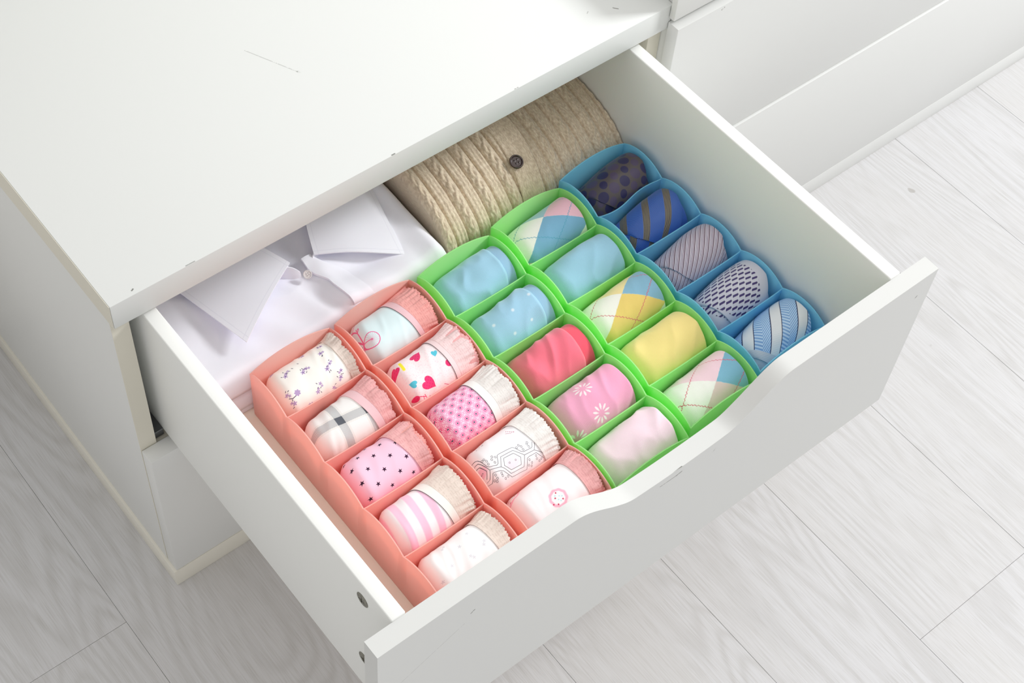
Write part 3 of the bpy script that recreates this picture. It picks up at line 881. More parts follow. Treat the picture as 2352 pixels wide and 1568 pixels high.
def tie_trap():
    m = silk('silver_silk_with_navy_parallelograms', (204, 204, 216))
    a, b = (6.6, 4.5), (-4.4, 5.2)
    det = a[0] * b[1] - a[1] * b[0]
    du, dv = m.U - 69.8, m.V - 4
    s = (du * b[1] - dv * b[0]) / det; t = (dv * a[0] - du * a[1]) / det
    si = (s + 0.5).floor(); sf = s - si
    t2 = t + sf * 0.45; tf = t2 - (t2 + 0.5).floor()
    inside = (m.U - 25 - (m.V - 1.5) * 0.63).band(0, 200, 0.3) * (m.U - 93 + (m.V - 6).mx(0) * 0.46).below(0, 0.3)
    inside = inside * (m.U - 23.5).band(0, 200, 0.3)
    m.print(tf.band(-0.05, 0.10, 0.03) * sf.band(0.05, 0.5, 0.04) * inside, (40, 36, 44))
    m.print(tf.abs().below(0.20, 0.03) * sf.abs().below(0.40, 0.04) * inside, (58, 44, 104))
    m.print(sf.abs().band(0.475, 2, 0.02) * inside * 0.5, (236, 236, 242))
    return m.done()
def tie_herring():
    m = silk('light_blue_herringbone_silk_with_white_stripes', (122, 166, 216))
    w = (m.U + 0.85 * m.V - 28.0).mod(42.4)            # 0..24.5 herringbone, then white
    hem = (m.U - 24.3 - (m.V - 4.5) * 0.75).below(0, 0.3)
    c = (w - 12.25).abs()
    z = ((m.V - m.U * 0.15) + c * 0.62 + w.band(12.25, 100, 0.1) * 0.9)
    h = (z / 3.3).fract().band(0.22, 0.72, 0.10)
    m.print(h * (1 - hem), (188, 216, 244)); m.print(((z / 3.3).fract().below(0.1, 0.06)) * 0.5, (90, 132, 190))
    m.print(w.band(24.5, 42.4, 0.2), (226, 230, 234))
    m.print(hem, (202, 208, 218))
    m.print(mxall([w.band(24.2, 25.7, 0.15), w.band(41.2, 42.7, 0.15)]) * (1 - hem), (34, 44, 88))
    rib = ((m.V - m.U * 0.4) * 2.6).sin()
    m.bump(rib, 0.10, 0.0003)
    return m.done()
def lace_mat(name, col, dark):
    m = cloth(name, col, rough=0.95, sheen=0.2, weave=0.35, scale=900)
    cell = (m.V / 1.15).fract().band(0.30, 0.70, 0.1) * (m.U / 2.6).fract().band(0.15, 0.75, 0.1)
    m.print(cell * m.noise(260, 1).band(0.50, 2, 0.05) * 0.6, dark)
    m.print((m.V * 5.2).sin().band(0.55, 2, 0.2) * 0.18, dark)
    return m.done()
def band_mat(name, col):
    m = cloth(name, col, rough=0.8, weave=0.25, scale=1500)
    m.bump((m.V * 7.0).sin(), 0.15, 0.0003)
    return m.done()
LACE = {'beige': lace_mat('beige_lace', (238, 224, 214), (186, 164, 152)), 'pink': lace_mat('dusty_pink_lace', (240, 182, 182), (190, 108, 116)),
        'salmon': lace_mat('salmon_lace', (244, 176, 170), (190, 100, 100)), 'rose': lace_mat('pale_rose_lace', (248, 222, 222), (206, 150, 156)), 'white': lace_mat('white_lace', (244, 241, 238), (200, 192, 186))}
BAND = {'pink': band_mat('pink_elastic', (240, 200, 206)), 'rose': band_mat('rose_elastic', (248, 222, 224)), 'white': band_mat('white_elastic', (248, 247, 245)), 'cream': band_mat('cream_elastic', (248, 246, 240))}
M_piping = Mat('dark_piping_thread', (128, 118, 124), rough=0.8).done()

# ------------------------------------------------------------------ the rolled briefs
def briefs(tr, k, mat, label, lace, ub, slope, band=None, bw=0.012, piping=False, second=False, ue=0.1055, lift=0.004):
    P = Pillow(**ROLLS[tr, k]); place = cell_frame(tr, k)
    base = place(np.array([[0.0545, 0, 0.0]]))[0]
    root = empty('rolled_briefs', base, label, 'briefs', 'rolled briefs in the peach trays')
    V, F, UV = P.grid()
    mesh('body', place(V), F, mat, root, UV)
    lut = Lut(P)
    vs = np.linspace(-0.058, 0.060, 50)
    l0 = lambda v: ub + slope * v
    us = l0
    if band:
        sheet('waistband', lut, place, BAND[band], root, vs, l0, lambda v: ub + bw + slope * v * 0.8, 4, lambda t, v: 0.0011 + 0 * t, 0.0016)
        us = lambda v: ub + bw - 0.001 + slope * v * 0.8
    if piping:
        sheet('piping', lut, place, M_piping, root, vs, lambda v: ub - 0.0003 + slope * v, lambda v: ub + 0.0001 + slope * v, 3, lambda t, v: 0.0009 + 0 * t, 0.0014)
    rnd = random.Random(hash((tr, k)) % 1000 if False else (k * 17 + (tr == 'p2') * 91 + 3))
    vv = np.linspace(-0.060, 0.062, 190)
    ph = np.cumsum(np.array([0.30 + 0.40 * abs(math.sin(i * 0.21 + k)) + 0.30 * rnd.random() for i in range(len(vv))]))
    amp = 0.55 + 0.65 * vnoise(np.arange(len(vv)) * 0.09, 0 * vv, k + 40) + 0.25 * vnoise(np.arange(len(vv)) * 0.31, 0 * vv, k + 50)
    def wave(v): return np.sin(np.interp(v, vv, ph) * 0.92) * np.interp(v, vv, amp)
    def edge(v): return ue + 0.0006 * np.sin(np.interp(v, vv, ph) * 1.7) + 0.0020 * vnoise(v * 90, v * 0, k + 7) + 0.0007 * vnoise(v * 420, v * 0, k + 9) - 0.004 * np.clip((v - 0.015) / 0.04, 0, 1)
    sheet('lace_trim', lut, place, LACE[lace], root, vv, us, edge, 9, lambda t, v: 0.0013 + lift * t ** 1.6 * (0.75 + 0.5 * vnoise(v * 60, 0 * v + 3, k)) + 0.0009 * t * wave(v) + 0.0022 * t * vnoise(v * 150, 0 * v + 11, k + (tr == 'p2') * 9), 0.0006)
    if second:
        sheet('lace_trim', lut, place, LACE[second], root, vv, lambda v: us(v) + 0.009, lambda v: np.minimum(edge(v + 0.004) + 0.0035, 0.1082), 6, lambda t, v: 0.0006 + (lift - 0.0018) * t + 0.0009 * t * wave(v + 0.011), 0.0006)
    return root
briefs('p1', 0, print_flowers(), 'white briefs with small purple flowers, rolled in the cell of a peach tray', 'beige', 0.0925, 0.06, ue=0.1050, lift=0.0055)
briefs('p1', 1, print_plaid(), 'rolled briefs in white and grey plaid with a pink waistband', 'pink', 0.0735, 0.16, 'pink', 0.0115, ue=0.1030)
briefs('p1', 2, print_stars(), 'rolled pink briefs printed with black stars', 'pink', 0.0765, 0.22, second='salmon', ue=0.1000)
briefs('p1', 3, print_pinkstripes(), 'rolled briefs with wide pink and white stripes and a cream waistband', 'beige', 0.0655, 0.19, 'cream', 0.0110, True, 'beige', ue=0.1010)
briefs('p1', 4, print_faint(), 'rolled white briefs with faint grey flowers, half hidden behind the drawer front', 'beige', 0.0845, 0.10, ue=0.1030)
briefs('p2', 0, print_bicycle(), 'rolled pale aqua briefs with a pink bicycle print', 'salmon', 0.0665, 0.24, 'pink', 0.0095, True, 'salmon', ue=0.1010)
briefs('p2', 1, print_hearts(), 'rolled pale pink briefs printed with magenta and blue hearts', 'rose', 0.0705, 0.05, 'rose', 0.0075, True, 'pink', ue=0.1030, lift=0.005)
briefs('p2', 2, print_rays(), 'rolled briefs in a dense magenta ray pattern with a white ruffle', 'white', 0.0690, 0.05, 'white', 0.0110, True, 'white', ue=0.1030, lift=0.0055)
briefs('p2', 3, print_hex(), 'rolled white briefs with black line-drawn hexagons', 'white', 0.0765, 0.15, second='white', ue=0.1010)
briefs('p2', 4, print_cakes(), 'rolled pale pink briefs with pink rings and red dots, next to the drawer front', 'pink', 0.0865, 0.05, second='pink', ue=0.1050)

# ------------------------------------------------------------------ the rolled socks
LB, LBD = (158, 204, 226), (138, 186, 212)
def sock(tr, k, mat, label, cuff=None):
    d = dict(ROLLS[tr, k]); P = Pillow(**d); place = cell_frame(tr, k)
    V, F, UV = P.grid(nu=60, nv=72)
    if not cuff:
        o = mesh('rolled_sock', place(V), F, mat, None, UV)
        return prop(o, label, 'sock', 'rolled socks in the green trays')
    base = place(np.array([[0.0545, 0, 0.0]]))[0]
    root = empty('rolled_sock', base, label, 'sock', 'rolled socks in the green trays')
    mesh('foot', place(V), F, mat, root, UV)
    c = dict(d); c.update(xa=P.xb - 0.022, xb=0.1080, h0=d['h1'] - 0.0060, h1=d['h1'] - 0.0035, hump=0.0, a=d['a'] - 0.0008, a0=d['a'] - 0.0008, rl=0.004, rr=0.005, wr=0.0003)
    Q = Pillow(**c)
    V, F, UV = Q.grid(nu=12, nv=72)
    mesh('cuff', place(V), F, cuff, root, UV)
    return root
M_lb = knit_plain('light_blue_knit', LB)
M_lb2 = knit_plain('light_blue_cuff_knit', (150, 190, 216), rib=1.6)
sock('g1', 0, M_lb, 'plain light blue rolled sock with its cuff showing, beside the folded shirt', M_lb2)
sock('g1', 1, knit_dots(), 'light blue rolled sock with small white dots', M_lb2)
sock('g1', 2, knit_plain('coral_pink_knit', (246, 118, 138)), 'coral pink rolled sock', knit_plain('coral_cuff_knit', (240, 92, 112), rib=1.8))
sock('g1', 3, knit_daisies(), 'pink rolled sock with white daisies')
sock('g1', 4, knit_plain('pale_pink_knit', (249, 222, 234)), 'plain pale pink rolled sock against the drawer front')
SK = (132, 184, 212)
sock('g2', 0, argyle('blue_white_pink_argyle_knit', (61.7, -10), (.774, .635), (-.815, .58), (238, 190, 204), (122, 176, 208), (244, 242, 236), (158, 194, 214), (84, 160, 190)), 'argyle rolled sock in white, pink and blue with teal stitching, beside the cardigan')
sock('g2', 1, knit_plain('sky_blue_knit', (156, 204, 226)), 'plain sky blue rolled sock between two argyle socks')
sock('g2', 2, argyle('yellow_white_blue_argyle_knit', (60.5, -7), (.71, .70), (-.83, .56), (136, 186, 212), (238, 210, 118), (247, 245, 236), (246, 226, 162), (216, 92, 112)), 'argyle rolled sock in white, yellow and blue with red stitching')
sock('g2', 3, knit_plain('butter_yellow_knit', (248, 226, 146)), 'plain butter yellow rolled sock')
sock('g2', 4, argyle('pink_white_blue_argyle_knit', (65.3, 8), (.71, .70), (-.83, .56), (128, 186, 212), (226, 204, 200), (246, 246, 240), (247, 214, 226), (218, 84, 112)), 'argyle rolled sock in white, pink and blue with red stitching, against the drawer front')

# ------------------------------------------------------------------ the rolled ties
def tie(k, mat, label, ul, ur):
    """ul, ur: (v, u) corner lists in mm of the broad end's left and right edges"""
    P = Pillow(**ROLLS['b1', k]); place = cell_frame('b1', k)
    base = place(np.array([[0.0545, 0, 0.0]]))[0]
    root = empty('rolled_tie', base, label, 'necktie', 'rolled neckties in the blue tray')
    V, F, UV = P.grid(nu=50, nv=64)
    UV2 = UV + np.array([0.013, 0.009])
    mesh('roll', place(V), F, mat, root, UV2)
    lut = Lut(P)
    a = np.array(ul) / 1000; b = np.array(ur) / 1000
    vs = np.linspace(-0.050, min(a[-1, 0], b[-1, 0]), 60)
    o = sheet('blade', lut, place, mat, root, vs, lambda v: np.interp(v, a[:, 0], a[:, 1]), lambda v: np.interp(v, b[:, 0], b[:, 1]), 40,
              lambda t, v: 0.0026 - 0.0009 * np.clip((t - 0.9) / 0.1, 0, 1) ** 2 + 0.0006 * vnoise(t * 4, v * 60, k), 0.0022)
    return root
tie(0, tie_ovals(), 'dark plum rolled tie with navy ovals, beside the cardigan', [(-60, 15), (-8, 19.4), (13.5, 27.8), (32.5, 41), (46, 56)], [(-60, 103), (5, 103.5), (20, 98), (37, 90), (46, 84)])
tie(1, tie_bluestripe(), 'royal blue rolled tie with grey and gold stripes', [(-60, 15), (-6.5, 19.4), (10, 24.9), (39.5, 48.8), (46, 56)], [(-60, 101), (0, 100.5), (18, 94.5), (37.5, 84.5), (46, 79)])
tie(2, tie_pin(), 'lilac rolled tie with burgundy and navy pinstripes', [(-60, 14), (-14, 20.5), (5.5, 27.5), (20, 33.7), (34.5, 43.3), (46, 54)], [(-60, 103), (9, 102), (35, 88), (43.5, 82), (46, 80)])
tie(3, tie_trap(), 'silver grey rolled tie with navy parallelograms', [(-60, 14), (-10, 21.6), (37, 37.8), (46, 42)], [(-60, 105), (12, 104.5), (30, 97), (46, 89.7)])
tie(4, tie_herring(), 'light blue herringbone rolled tie with broad white stripes', [(-60, 16), (-14, 18), (10.5, 19.4), (29, 30.8), (46, 42)], [(-60, 105), (10, 104.5), (30, 98), (46, 92)])

# ------------------------------------------------------------------ folded shirt at the back of the drawer
M_shirt = cloth('white_shirt_cotton', (243, 243, 251), rough=0.8, sheen=0.1, weave=0.06, scale=1500)
M_shirt = M_shirt.done()
def collar_cloth():
    m = Mat('white_shirt_collar_cotton', (243, 243, 251), rough=0.8, sheen=0.1, spec=0.15)
    d = mxall([m.u.band(0.045, 0.052, 0.0015), m.u.band(0.948, 0.955, 0.0015), m.v.band(0.035, 0.041, 0.0015)])
    m.print(d * 0.30, (210, 210, 226))
    m.bump(d * -0.6 + m.noise(60, 2) * 0.6, 0.15, 0.0005)
    return m.done()
M_collar = collar_cloth()
def sstep(a, b, x):
    t = np.clip((x - a) / (b - a), 0, 1); return t * t * (3 - 2 * t)
def slab_cloth(name, x0, x1, y0, y1, zb, ztop, r, mat, parent, nx=90, ny=70, label=None):
    """cloth block with rounded edges; ztop(x, y) gives the upper surface (z relative to the dresser top)"""
    e = 1 - np.cos(np.linspace(0, np.pi / 2, 9))
    def st(a, b, n): return np.concatenate([a + r * e, np.linspace(a + r, b - r, n)[1:-1], b - r * e[::-1]])
    gx, gy = st(x0, x1, nx), st(y0, y1, ny)
    A, B = np.meshgrid(gx, gy, indexing='ij')
    def q(d): return np.sqrt(np.clip(1 - np.clip(1 - d / r, 0, 1) ** 2, 0, 1))
    k = q(np.minimum(A - x0, x1 - A)) * q(np.minimum(B - y0, y1 - B))
    Z = zb + (ztop(A, B) - zb) * k
    n, m = A.shape
    V = np.stack([A.ravel(), B.ravel(), Z.ravel() + Z0], 1)
    F = [(i * m + j, (i + 1) * m + j, (i + 1) * m + j + 1, i * m + j + 1) for i in range(n - 1) for j in range(m - 1)]
    ring = [j for j in range(m)] + [i * m + m - 1 for i in range(1, n)] + [(n - 1) * m + j for j in range(m - 2, -1, -1)] + [i * m for i in range(n - 2, 0, -1)]
    F.append(tuple(ring))
    return mesh(name, V, F, mat, parent, V[:, :2] * 1.0, label=label)
SH = empty('folded_shirt', (0.247, 0.12, FL + Z0), 'folded white shirt with its collar up front, behind the peach trays', 'shirt')
slab_cloth('folded_layer', 0.0575, 0.437, -0.0325, 0.29, -0.2716, lambda x, y: -0.2600 + 0 * x, 0.006, M_shirt, SH, 8, 8)
slab_cloth('folded_layer', 0.0560, 0.438, -0.0345, 0.29, -0.2598, lambda x, y: -0.2345 + 0.0008 * np.sin(x * 40), 0.012, M_shirt, SH, 40, 10)
def shirt_top(x, y):
    z = -0.2085 + 0.006 * sstep(0.10, 0.36, x) + 0.013 * sstep(0.395, 0.437, x) + 0.007 * sstep(-0.03, 0.14, y)
    z = z + 0.0045 * vnoise(x * 13, y * 11, 2) + 0.0022 * vnoise(x * 34 + y * 18, y * 20, 4) + 0.0024 * (1 - np.abs(vnoise(x * 16 - y * 9, y * 7 + x * 5, 8))) ** 4
    z = z + 0.0045 * np.exp(-((x - 0.285 - 0.12 * (0.03 - y)) / 0.012) ** 2) * sstep(0.06, 0.02, y)       # ridge where the fronts overlap
    z = z - 0.0035 * np.exp(-((x - 0.262 - 0.30 * (0.03 - y)) / 0.011) ** 2) * sstep(0.07, 0.02, y)       # hollow beside it
    z = z - 0.006 * np.exp(-(((x - 0.265) / 0.04) ** 2 + ((y - 0.12) / 0.05) ** 2))
    z = z - 0.006 * np.exp(-(((x - 0.13) / 0.035) ** 2 + ((y - 0.035) / 0.035) ** 2))                     # dip under the left collar
    z = z - 0.006 * np.exp(-(((x - 0.33) / 0.05) ** 2 + ((y - 0.025) / 0.018) ** 2))                      # and under the right one
    return z
slab_cloth('shirt_front', 0.0555, 0.4388, -0.0312, 0.29, -0.2343, shirt_top, 0.020, M_shirt, SH, 150, 120)
def quad_cloth(name, A, B, C, D, th, mat, parent, n=26, m=26, sag=0.0, bend=None):
    """cloth leaf between four corners (A-B front edge, D-C back edge), z relative to the dresser top"""
    A, B, C, D = (np.array(p, float) for p in (A, B, C, D))
    s, t = np.meshgrid(np.linspace(0, 1, n), np.linspace(0, 1, m), indexing='ij')
    P = (A[None, None] * ((1 - s) * (1 - t))[..., None] + B * (s * (1 - t))[..., None] + C * (s * t)[..., None] + D * ((1 - s) * t)[..., None])
    if bend is not None: P = P + bend(s, t)
    P[..., 2] += Z0
    top = P.reshape(-1, 3); bot = top - np.array([0, 0, th])
    N = n * m; F = []
    ix = lambda i, j: i * m + j
    for i in range(n - 1):
        for j in range(m - 1):
            F.append((ix(i, j), ix(i + 1, j), ix(i + 1, j + 1), ix(i, j + 1)))
            F.append((N + ix(i, j), N + ix(i, j + 1), N + ix(i + 1, j + 1), N + ix(i + 1, j)))
    bd = [ix(i, 0) for i in range(n)] + [ix(n - 1, j) for j in range(1, m)] + [ix(i, m - 1) for i in range(n - 2, -1, -1)] + [ix(0, j) for j in range(m - 2, 0, -1)]
    for a, b in zip(bd, bd[1:] + bd[:1]): F.append((a, N + a, N + b, b))
    st_ = np.stack([s.ravel(), t.ravel()], 1)
    o = mesh(name, np.concatenate([top, bot]), F, mat, parent, np.concatenate([st_, st_]))
    try: o.data.set_sharp_from_angle(angle=math.radians(50))
    except Exception: pass
    return o
def bendL(s, t):
    z = 0.006 * np.sin(np.pi * s) * (1 - 0.4 * t) - 0.006 * s * t
    x = 0.004 * np.sin(np.pi * t) * (1 - s)
    return np.stack([x, 0 * x, z], -1)
cl = quad_cloth('collar', (0.2585, 0.0660, -0.1835), (0.1540, 0.0030, -0.1925), (0.1150, 0.1650, -0.1800), (0.2020, 0.1650, -0.1640), 0.0016, M_collar, SH, bend=bendL)
def bendR(s, t):
    z = 0.005 * np.sin(np.pi * s) * (1 - t) - 0.0005 * np.cos(s * 9) * (1 - t)
    x = -0.004 * np.sin(np.pi * t) * (1 - s)
    return np.stack([x, 0 * x, z], -1)
cr = quad_cloth('collar', (0.2900, 0.0600, -0.1840), (0.3870, 0.0030, -0.1985), (0.4260, 0.1650, -0.1830), (0.3420, 0.1650, -0.1640), 0.0016, M_collar, SH, bend=bendR)
# stand of the collar: a band round the neck opening, its two ends crossing in front
bm = bmesh.new()
rows = []
NN = 60
for i in range(NN + 1):
    t = i / NN
    a = math.radians(-78 + (360 - 24) * t)
    cx, cy = 0.2735 + 0.060 * math.cos(a) * (1 - 0.35 * (math.sin(a) < 0) * abs(math.sin(a))), 0.125 + 0.072 * math.sin(a)
    r = -0.0018 + 0.0026 * min(t / 0.12, 1)
    dx, dy = (cx - 0.2735), (cy - 0.125); L = math.hypot(dx, dy); dx, dy = dx / L, dy / L
    top = -0.1855 + 0.018 * (0.5 + 0.5 * math.sin(a)) - 0.010 * (1 - min(t / 0.05, (1 - t) / 0.05, 1.0)) ** 2
    rows.append([bm.verts.new((cx + dx * (o_ + r), cy + dy * (o_ + r), z + Z0)) for o_, z in ((0.006, -0.2075), (0.0, top), (-0.0016, top), (0.0044, -0.2085))])
for A, B in zip(rows, rows[1:]):
    for i in range(4): bm.faces.new((A[i], B[i], B[(i + 1) % 4], A[(i + 1) % 4]))
bm.faces.new(rows[0]); bm.faces.new(rows[-1][::-1])
bm_obj('collar_stand', bm, M_shirt, SH, True)
# button placket running to the front fold
def bendP(s, t):
    x = 0.010 * (1 - t) ** 2
    return np.stack([x, 0 * x, 0 * x], -1)
V = []; 
ys = np.linspace(0.066, -0.022, 44); wv = np.linspace(0, 1, 9)
TP = []
for y in ys:
    xl = 0.2745 + 0.012 * sstep(0.052, 0.02, y) + 0.006 * sstep(0.02, -0.03, y)
    for w in wv:
        x = xl + (0.030 - 0.016 * sstep(0.03, 0.066, y)) * w
        TP.append((x, y, float(shirt_top(np.array([x]), np.array([y]))[0]) * 1.0))
TP = np.array(TP)
d = np.clip(1 - (TP[:, 1] + 0.0312) / 0.020, 0, 1); k = np.sqrt(np.clip(1 - d ** 2, 0, 1))
TP[:, 2] = -0.2343 + (TP[:, 2] + 0.2343) * k
TP[:, 2] += Z0 + 0.0004 + 0.0036 * np.tile((1 - wv) ** 0.7, len(ys)) + 0.006 * sstep(0.03, 0.066, TP[:, 1])
BT = TP.copy(); BT[:, 2] -= 0.0034
n, m = len(ys), len(wv); N = n * m; F = []
for i in range(n - 1):
    for j in range(m - 1):
        a, b, c, d_ = i * m + j, i * m + j + 1, (i + 1) * m + j + 1, (i + 1) * m + j
        F.append((a, d_, c, b)); F.append((N + a, N + b, N + c, N + d_))
bd = [j for j in range(m)] + [i * m + m - 1 for i in range(1, n)] + [(n - 1) * m + j for j in range(m - 2, -1, -1)] + [i * m for i in range(n - 2, 0, -1)]
for a, b in zip(bd, bd[1:] + bd[:1]): F.append((a, b, N + b, N + a))
o = mesh('placket', np.concatenate([TP, BT]), F, M_shirt, SH, np.concatenate([TP[:, :2]] * 2))
try: o.data.set_sharp_from_angle(angle=math.radians(50))
except Exception: pass
def button(c, r, h, mat, parent, tilt=(0, 0), dish=0.25, N=32):
    """round four-hole button, face up"""
    bm = bmesh.new()
    prof = [(0.90 * r, 0.0), (r, 0.25 * h), (r, 0.7 * h), (0.93 * r, h), (0.80 * r, h), (0.70 * r, h * (1 - dish))]
    rings = [[bm.verts.new((rr * math.cos(a), rr * math.sin(a), z)) for a in np.linspace(0, 2 * math.pi, N, endpoint=False)] for rr, z in prof]
    for A, B in zip(rings, rings[1:]):
        for i in range(N): bm.faces.new((A[i], A[(i + 1) % N], B[(i + 1) % N], B[i]))
    bm.faces.new(rings[0][::-1])
    # face with four square holes: grid of cells, the hole cells sunk
    g = [-0.70, -0.34, -0.12, 0.12, 0.34, 0.70]
    zf = h * (1 - dish)
    disc = bm.faces.new(rings[-1])
    for hx in (-0.23, 0.23):
        for hy in (-0.23, 0.23):
            q = [bm.verts.new((r * (hx + 0.115 * math.cos(b)), r * (hy + 0.115 * math.sin(b)), zf + 0.00008)) for b in np.linspace(0, 2 * math.pi, 10, endpoint=False)]
            w = [bm.verts.new((v.co.x * 1.0, v.co.y * 1.0, zf - 0.0)) for v in q]
            ring2 = [bm.verts.new((r * hx + (v.co.x - r * hx) * 1.35, r * hy + (v.co.y - r * hy) * 1.35, zf)) for v in q]
            for i in range(10): bm.faces.new((ring2[i], ring2[(i + 1) % 10], q[(i + 1) % 10], q[i]))
            bm.faces.new(w)
    M_ = Matrix.Translation(Vector(c)) @ Matrix.Rotation(tilt[0], 4, 'X') @ Matrix.Rotation(tilt[1], 4, 'Y')
    bm.transform(M_)
    return bm
M_pearl = Mat('translucent_shirt_button', (226, 220, 220), rough=0.25, coord='Object', spec=0.5)
M_pearl.print(M_pearl.noise(300, 2) * 0.3, (208, 200, 192)); M_pearl = M_pearl.done()
bm_obj('button', button((0.2690, 0.0440, -0.1925 + Z0), 0.0056, 0.0022, M_pearl, SH, (0.5, -0.25)), M_pearl, SH, True)

# ------------------------------------------------------------------ folded cable-knit cardigan
def cardigan_mat():
    m = Mat('oatmeal_cable_knit', (200, 184, 162), rough=0.95, sheen=0.5, spec=0.1, boost=1.14)
    n1 = m.noise(90, 4, rough=0.7); n2 = m.noise(620, 2, (1, 0.35, 1)); n3 = m.noise(22, 3)
    m.print(n1.band(0.52, 2, 0.12) * 0.40, (168, 150, 128)); m.print(n2.band(0.55, 2, 0.12) * 0.42, (150, 132, 112))
    m.print(n2.band(0, 0.42, 0.1) * 0.35, (226, 214, 196)); m.print(n3.band(0.5, 2, 0.2) * 0.22, (182, 164, 140))
    st = (m.u * 5200.0 + n1 * 9).sin() * (m.v * 3600.0 + n1 * 5).sin()
    m.bump(st * 0.7 + n2 * 1.8, 0.28, 0.0005)
    return m.done()
M_card = cardigan_mat()
CG = empty('folded_cardigan', (0.589, 0.14, FL + Z0), 'folded oatmeal cable-knit cardigan behind the green and blue trays', 'cardigan')
PR = np.array([(-0.0206, -0.2712), (-0.0222, -0.258), (-0.0222, -0.244), (-0.0205, -0.224), (-0.0165, -0.2085), (-0.0115, -0.1985), (-0.002, -0.1885), (0.013, -0.1775), (0.033, -0.1680), (0.056, -0.1620), (0.079, -0.1580), (0.12, -0.1545), (0.20, -0.153), (0.30, -0.153)])
arc = np.concatenate([[0], np.cumsum(np.hypot(*np.diff(PR, axis=0).T))])
def prof(s):
    return np.interp(s, arc, PR[:, 0]), np.interp(s, arc, PR[:, 1])
def knit_height(x, s):
    """relief of the cable panels at width x and arc length s"""
    W = 0.0182
    q = (x - 0.4405 + 0.004 * np.sin(s * 21) * 0.5 + 0.012 * s) / W
    i = np.floor(q); f = q - i - 0.5
    groove = np.exp(-((np.abs(f) - 0.5) / 0.065) ** 2)
    z = -0.0030 * groove + 0.0009 * np.cos(f * np.pi)
    cable = (i % 2 == 0)
    xi = f / 0.40
    zc = np.zeros_like(x)
    ph = s / 0.034 * 2 * np.pi + i * 1.3
    for sg in (1, -1):
        c = 0.42 * sg * np.sin(ph)
        over = 0.0004 * sg * np.cos(ph)
        zc = np.maximum(zc, 0.0027 * np.clip(1 - ((xi - c) / 0.50) ** 2, 0, 1) + over * 1.6)
    z = z + np.where(cable, zc * np.clip((1 - np.abs(f) / 0.46) * 4, 0, 1), 0.0004 * np.cos(f * 22))
    return z + 0.0006 * vnoise(x * 180, s * 60, 3)
gx = np.concatenate([0.4408 + 0.005 * (1 - np.cos(np.linspace(0, np.pi / 2, 8))), np.linspace(0.4458, 0.7314, 420)[1:-1], 0.7364 - 0.005 * (1 - np.cos(np.linspace(np.pi / 2, 0, 8)))])
sa = np.concatenate([np.linspace(0, 0.22, 170), np.linspace(0.22, arc[-1], 30)[1:]])
def card_surface(Xg, Sg, lift=0.0, edges=True):
    y, z = prof(Sg); y2, z2 = prof(Sg + 0.002); y1, z1 = prof(np.maximum(Sg - 0.002, 0))
    ty, tz = y2 - y1, z2 - z1; L = np.hypot(ty, tz) + 1e-9
    ny, nz = -tz / L, ty / L
    h = knit_height(Xg, Sg) * np.clip(Sg / 0.02, 0, 1) + lift
    sag = 0.003 * vnoise(Xg * 9, Sg * 7, 6) * np.clip(Sg / 0.06, 0, 1)
    h = np.minimum(h + sag, 0.0066)
    y = y + ny * h; z = z + nz * h
    if edges:
        q = np.sqrt(np.clip(1 - np.clip(1 - np.minimum(Xg - 0.4408, 0.7364 - Xg) / 0.005, 0, 1) ** 2, 0, 1))
        z = -0.2712 + (z + 0.2712) * (0.90 + 0.10 * q)
    return np.stack([Xg, np.maximum(y, -0.0232), np.maximum(z, -0.2714) + Z0], -1)
Xg, Sg = np.meshgrid(gx, sa, indexing='ij')
P = card_surface(Xg, Sg)
n, m = Xg.shape
V = P.reshape(-1, 3)
F = [(i * m + j, (i + 1) * m + j, (i + 1) * m + j + 1, i * m + j + 1) for i in range(n - 1) for j in range(m - 1)]
N = len(V)
lo = [N + j for j in range(2 * m)]
V = np.concatenate([V, np.stack([np.full(m, gx[0]), P[0, :, 1], np.full(m, -0.2715 + Z0)], 1), np.stack([np.full(m, gx[-1]), P[-1, :, 1], np.full(m, -0.2715 + Z0)], 1)])
for j in range(m - 1):
    F.append((j, j + 1, N + j + 1, N + j)); a = (n - 1) * m
    F.append((a + j + 1, a + j, N + m + j, N + m + j + 1))
    F.append((N + j, N + j + 1, N + m + j + 1, N + m + j))
F.append(tuple([i * m + m - 1 for i in range(n)] + [N + 2 * m - 1, N + m - 1]))
uv = np.concatenate([np.stack([Xg.ravel(), Sg.ravel()], 1), np.zeros((2 * m, 2))])
uv[N:, 0] = V[N:, 1]
o = mesh('cardigan_front', V, F, M_card, CG, uv)
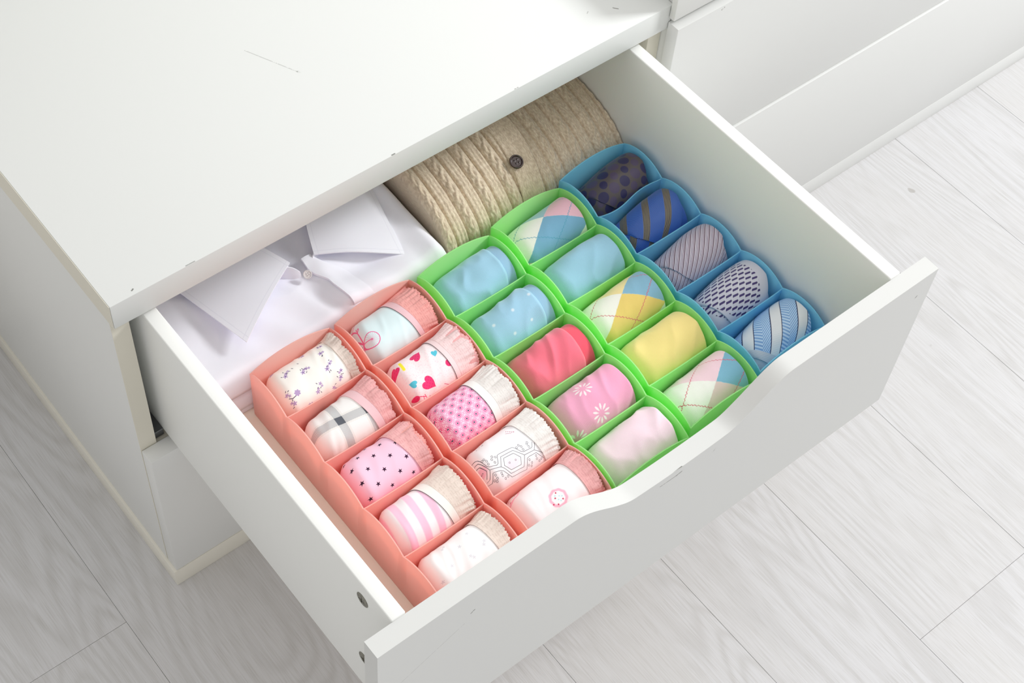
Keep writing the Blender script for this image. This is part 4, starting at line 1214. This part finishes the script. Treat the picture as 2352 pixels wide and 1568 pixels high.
# button band: a strip of its own lying over the knit
px = np.linspace(0, 1, 30); ps = np.linspace(0.028, 0.27, 130)
Pg, Ss = np.meshgrid(px, ps, indexing='ij')
xl = 0.5610 + 0.014 * sstep(0.04, 0.17, Ss); Xp = xl + 0.0335 * Pg
rib = 0.0004 * np.cos(Pg * 2 * np.pi * 3)
round_ = 0.0014 * np.sqrt(np.clip(1 - (2 * Pg - 1) ** 8, 0, 1))
def band_surf(lift):
    y, z = prof(Ss); y2, z2 = prof(Ss + 0.002); y1, z1 = prof(Ss - 0.002)
    ty, tz = y2 - y1, z2 - z1; L = np.hypot(ty, tz) + 1e-9
    sag = 0.003 * vnoise(Xp * 9, Ss * 7, 6)
    h = np.minimum(sag + lift, 0.0095)
    return np.stack([Xp, np.maximum(y - tz / L * h, -0.0236), z + ty / L * h + Z0], -1).reshape(-1, 3)
n, m = Pg.shape; N = n * m
V = np.concatenate([band_surf(0.0014 + 0.0030 * Pg ** 1.5 + round_ + rib), band_surf(0.0004 + 0.0018 * Pg)])
F = []
for i in range(n - 1):
    for j in range(m - 1):
        a, b, c, d_ = i * m + j, (i + 1) * m + j, (i + 1) * m + j + 1, i * m + j + 1
        F.append((a, b, c, d_)); F.append((N + a, N + d_, N + c, N + b))
bd = [i * m for i in range(n)] + [(n - 1) * m + j for j in range(1, m)] + [i * m + m - 1 for i in range(n - 2, -1, -1)] + [j for j in range(m - 2, 0, -1)]
for a, b in zip(bd, bd[1:] + bd[:1]): F.append((a, N + a, N + b, b))
o = mesh('button_band', V, F, M_card, CG, np.concatenate([np.stack([Xp.ravel(), Ss.ravel()], 1)] * 2))
M_btn = Mat('dark_brown_horn_button', (62, 42, 38), rough=0.22, coord='Object', spec=0.6)
M_btn.print(M_btn.noise(160, 3, dist=1.0).band(0.52, 2, 0.1) * 0.6, (38, 25, 24)); M_btn = M_btn.done()
bm_obj('button', button((0.5760, 0.0200, -0.1655 + Z0), 0.0096, 0.0032, M_btn, CG, (0.42, 0.0), dish=0.45), M_btn, CG, True)
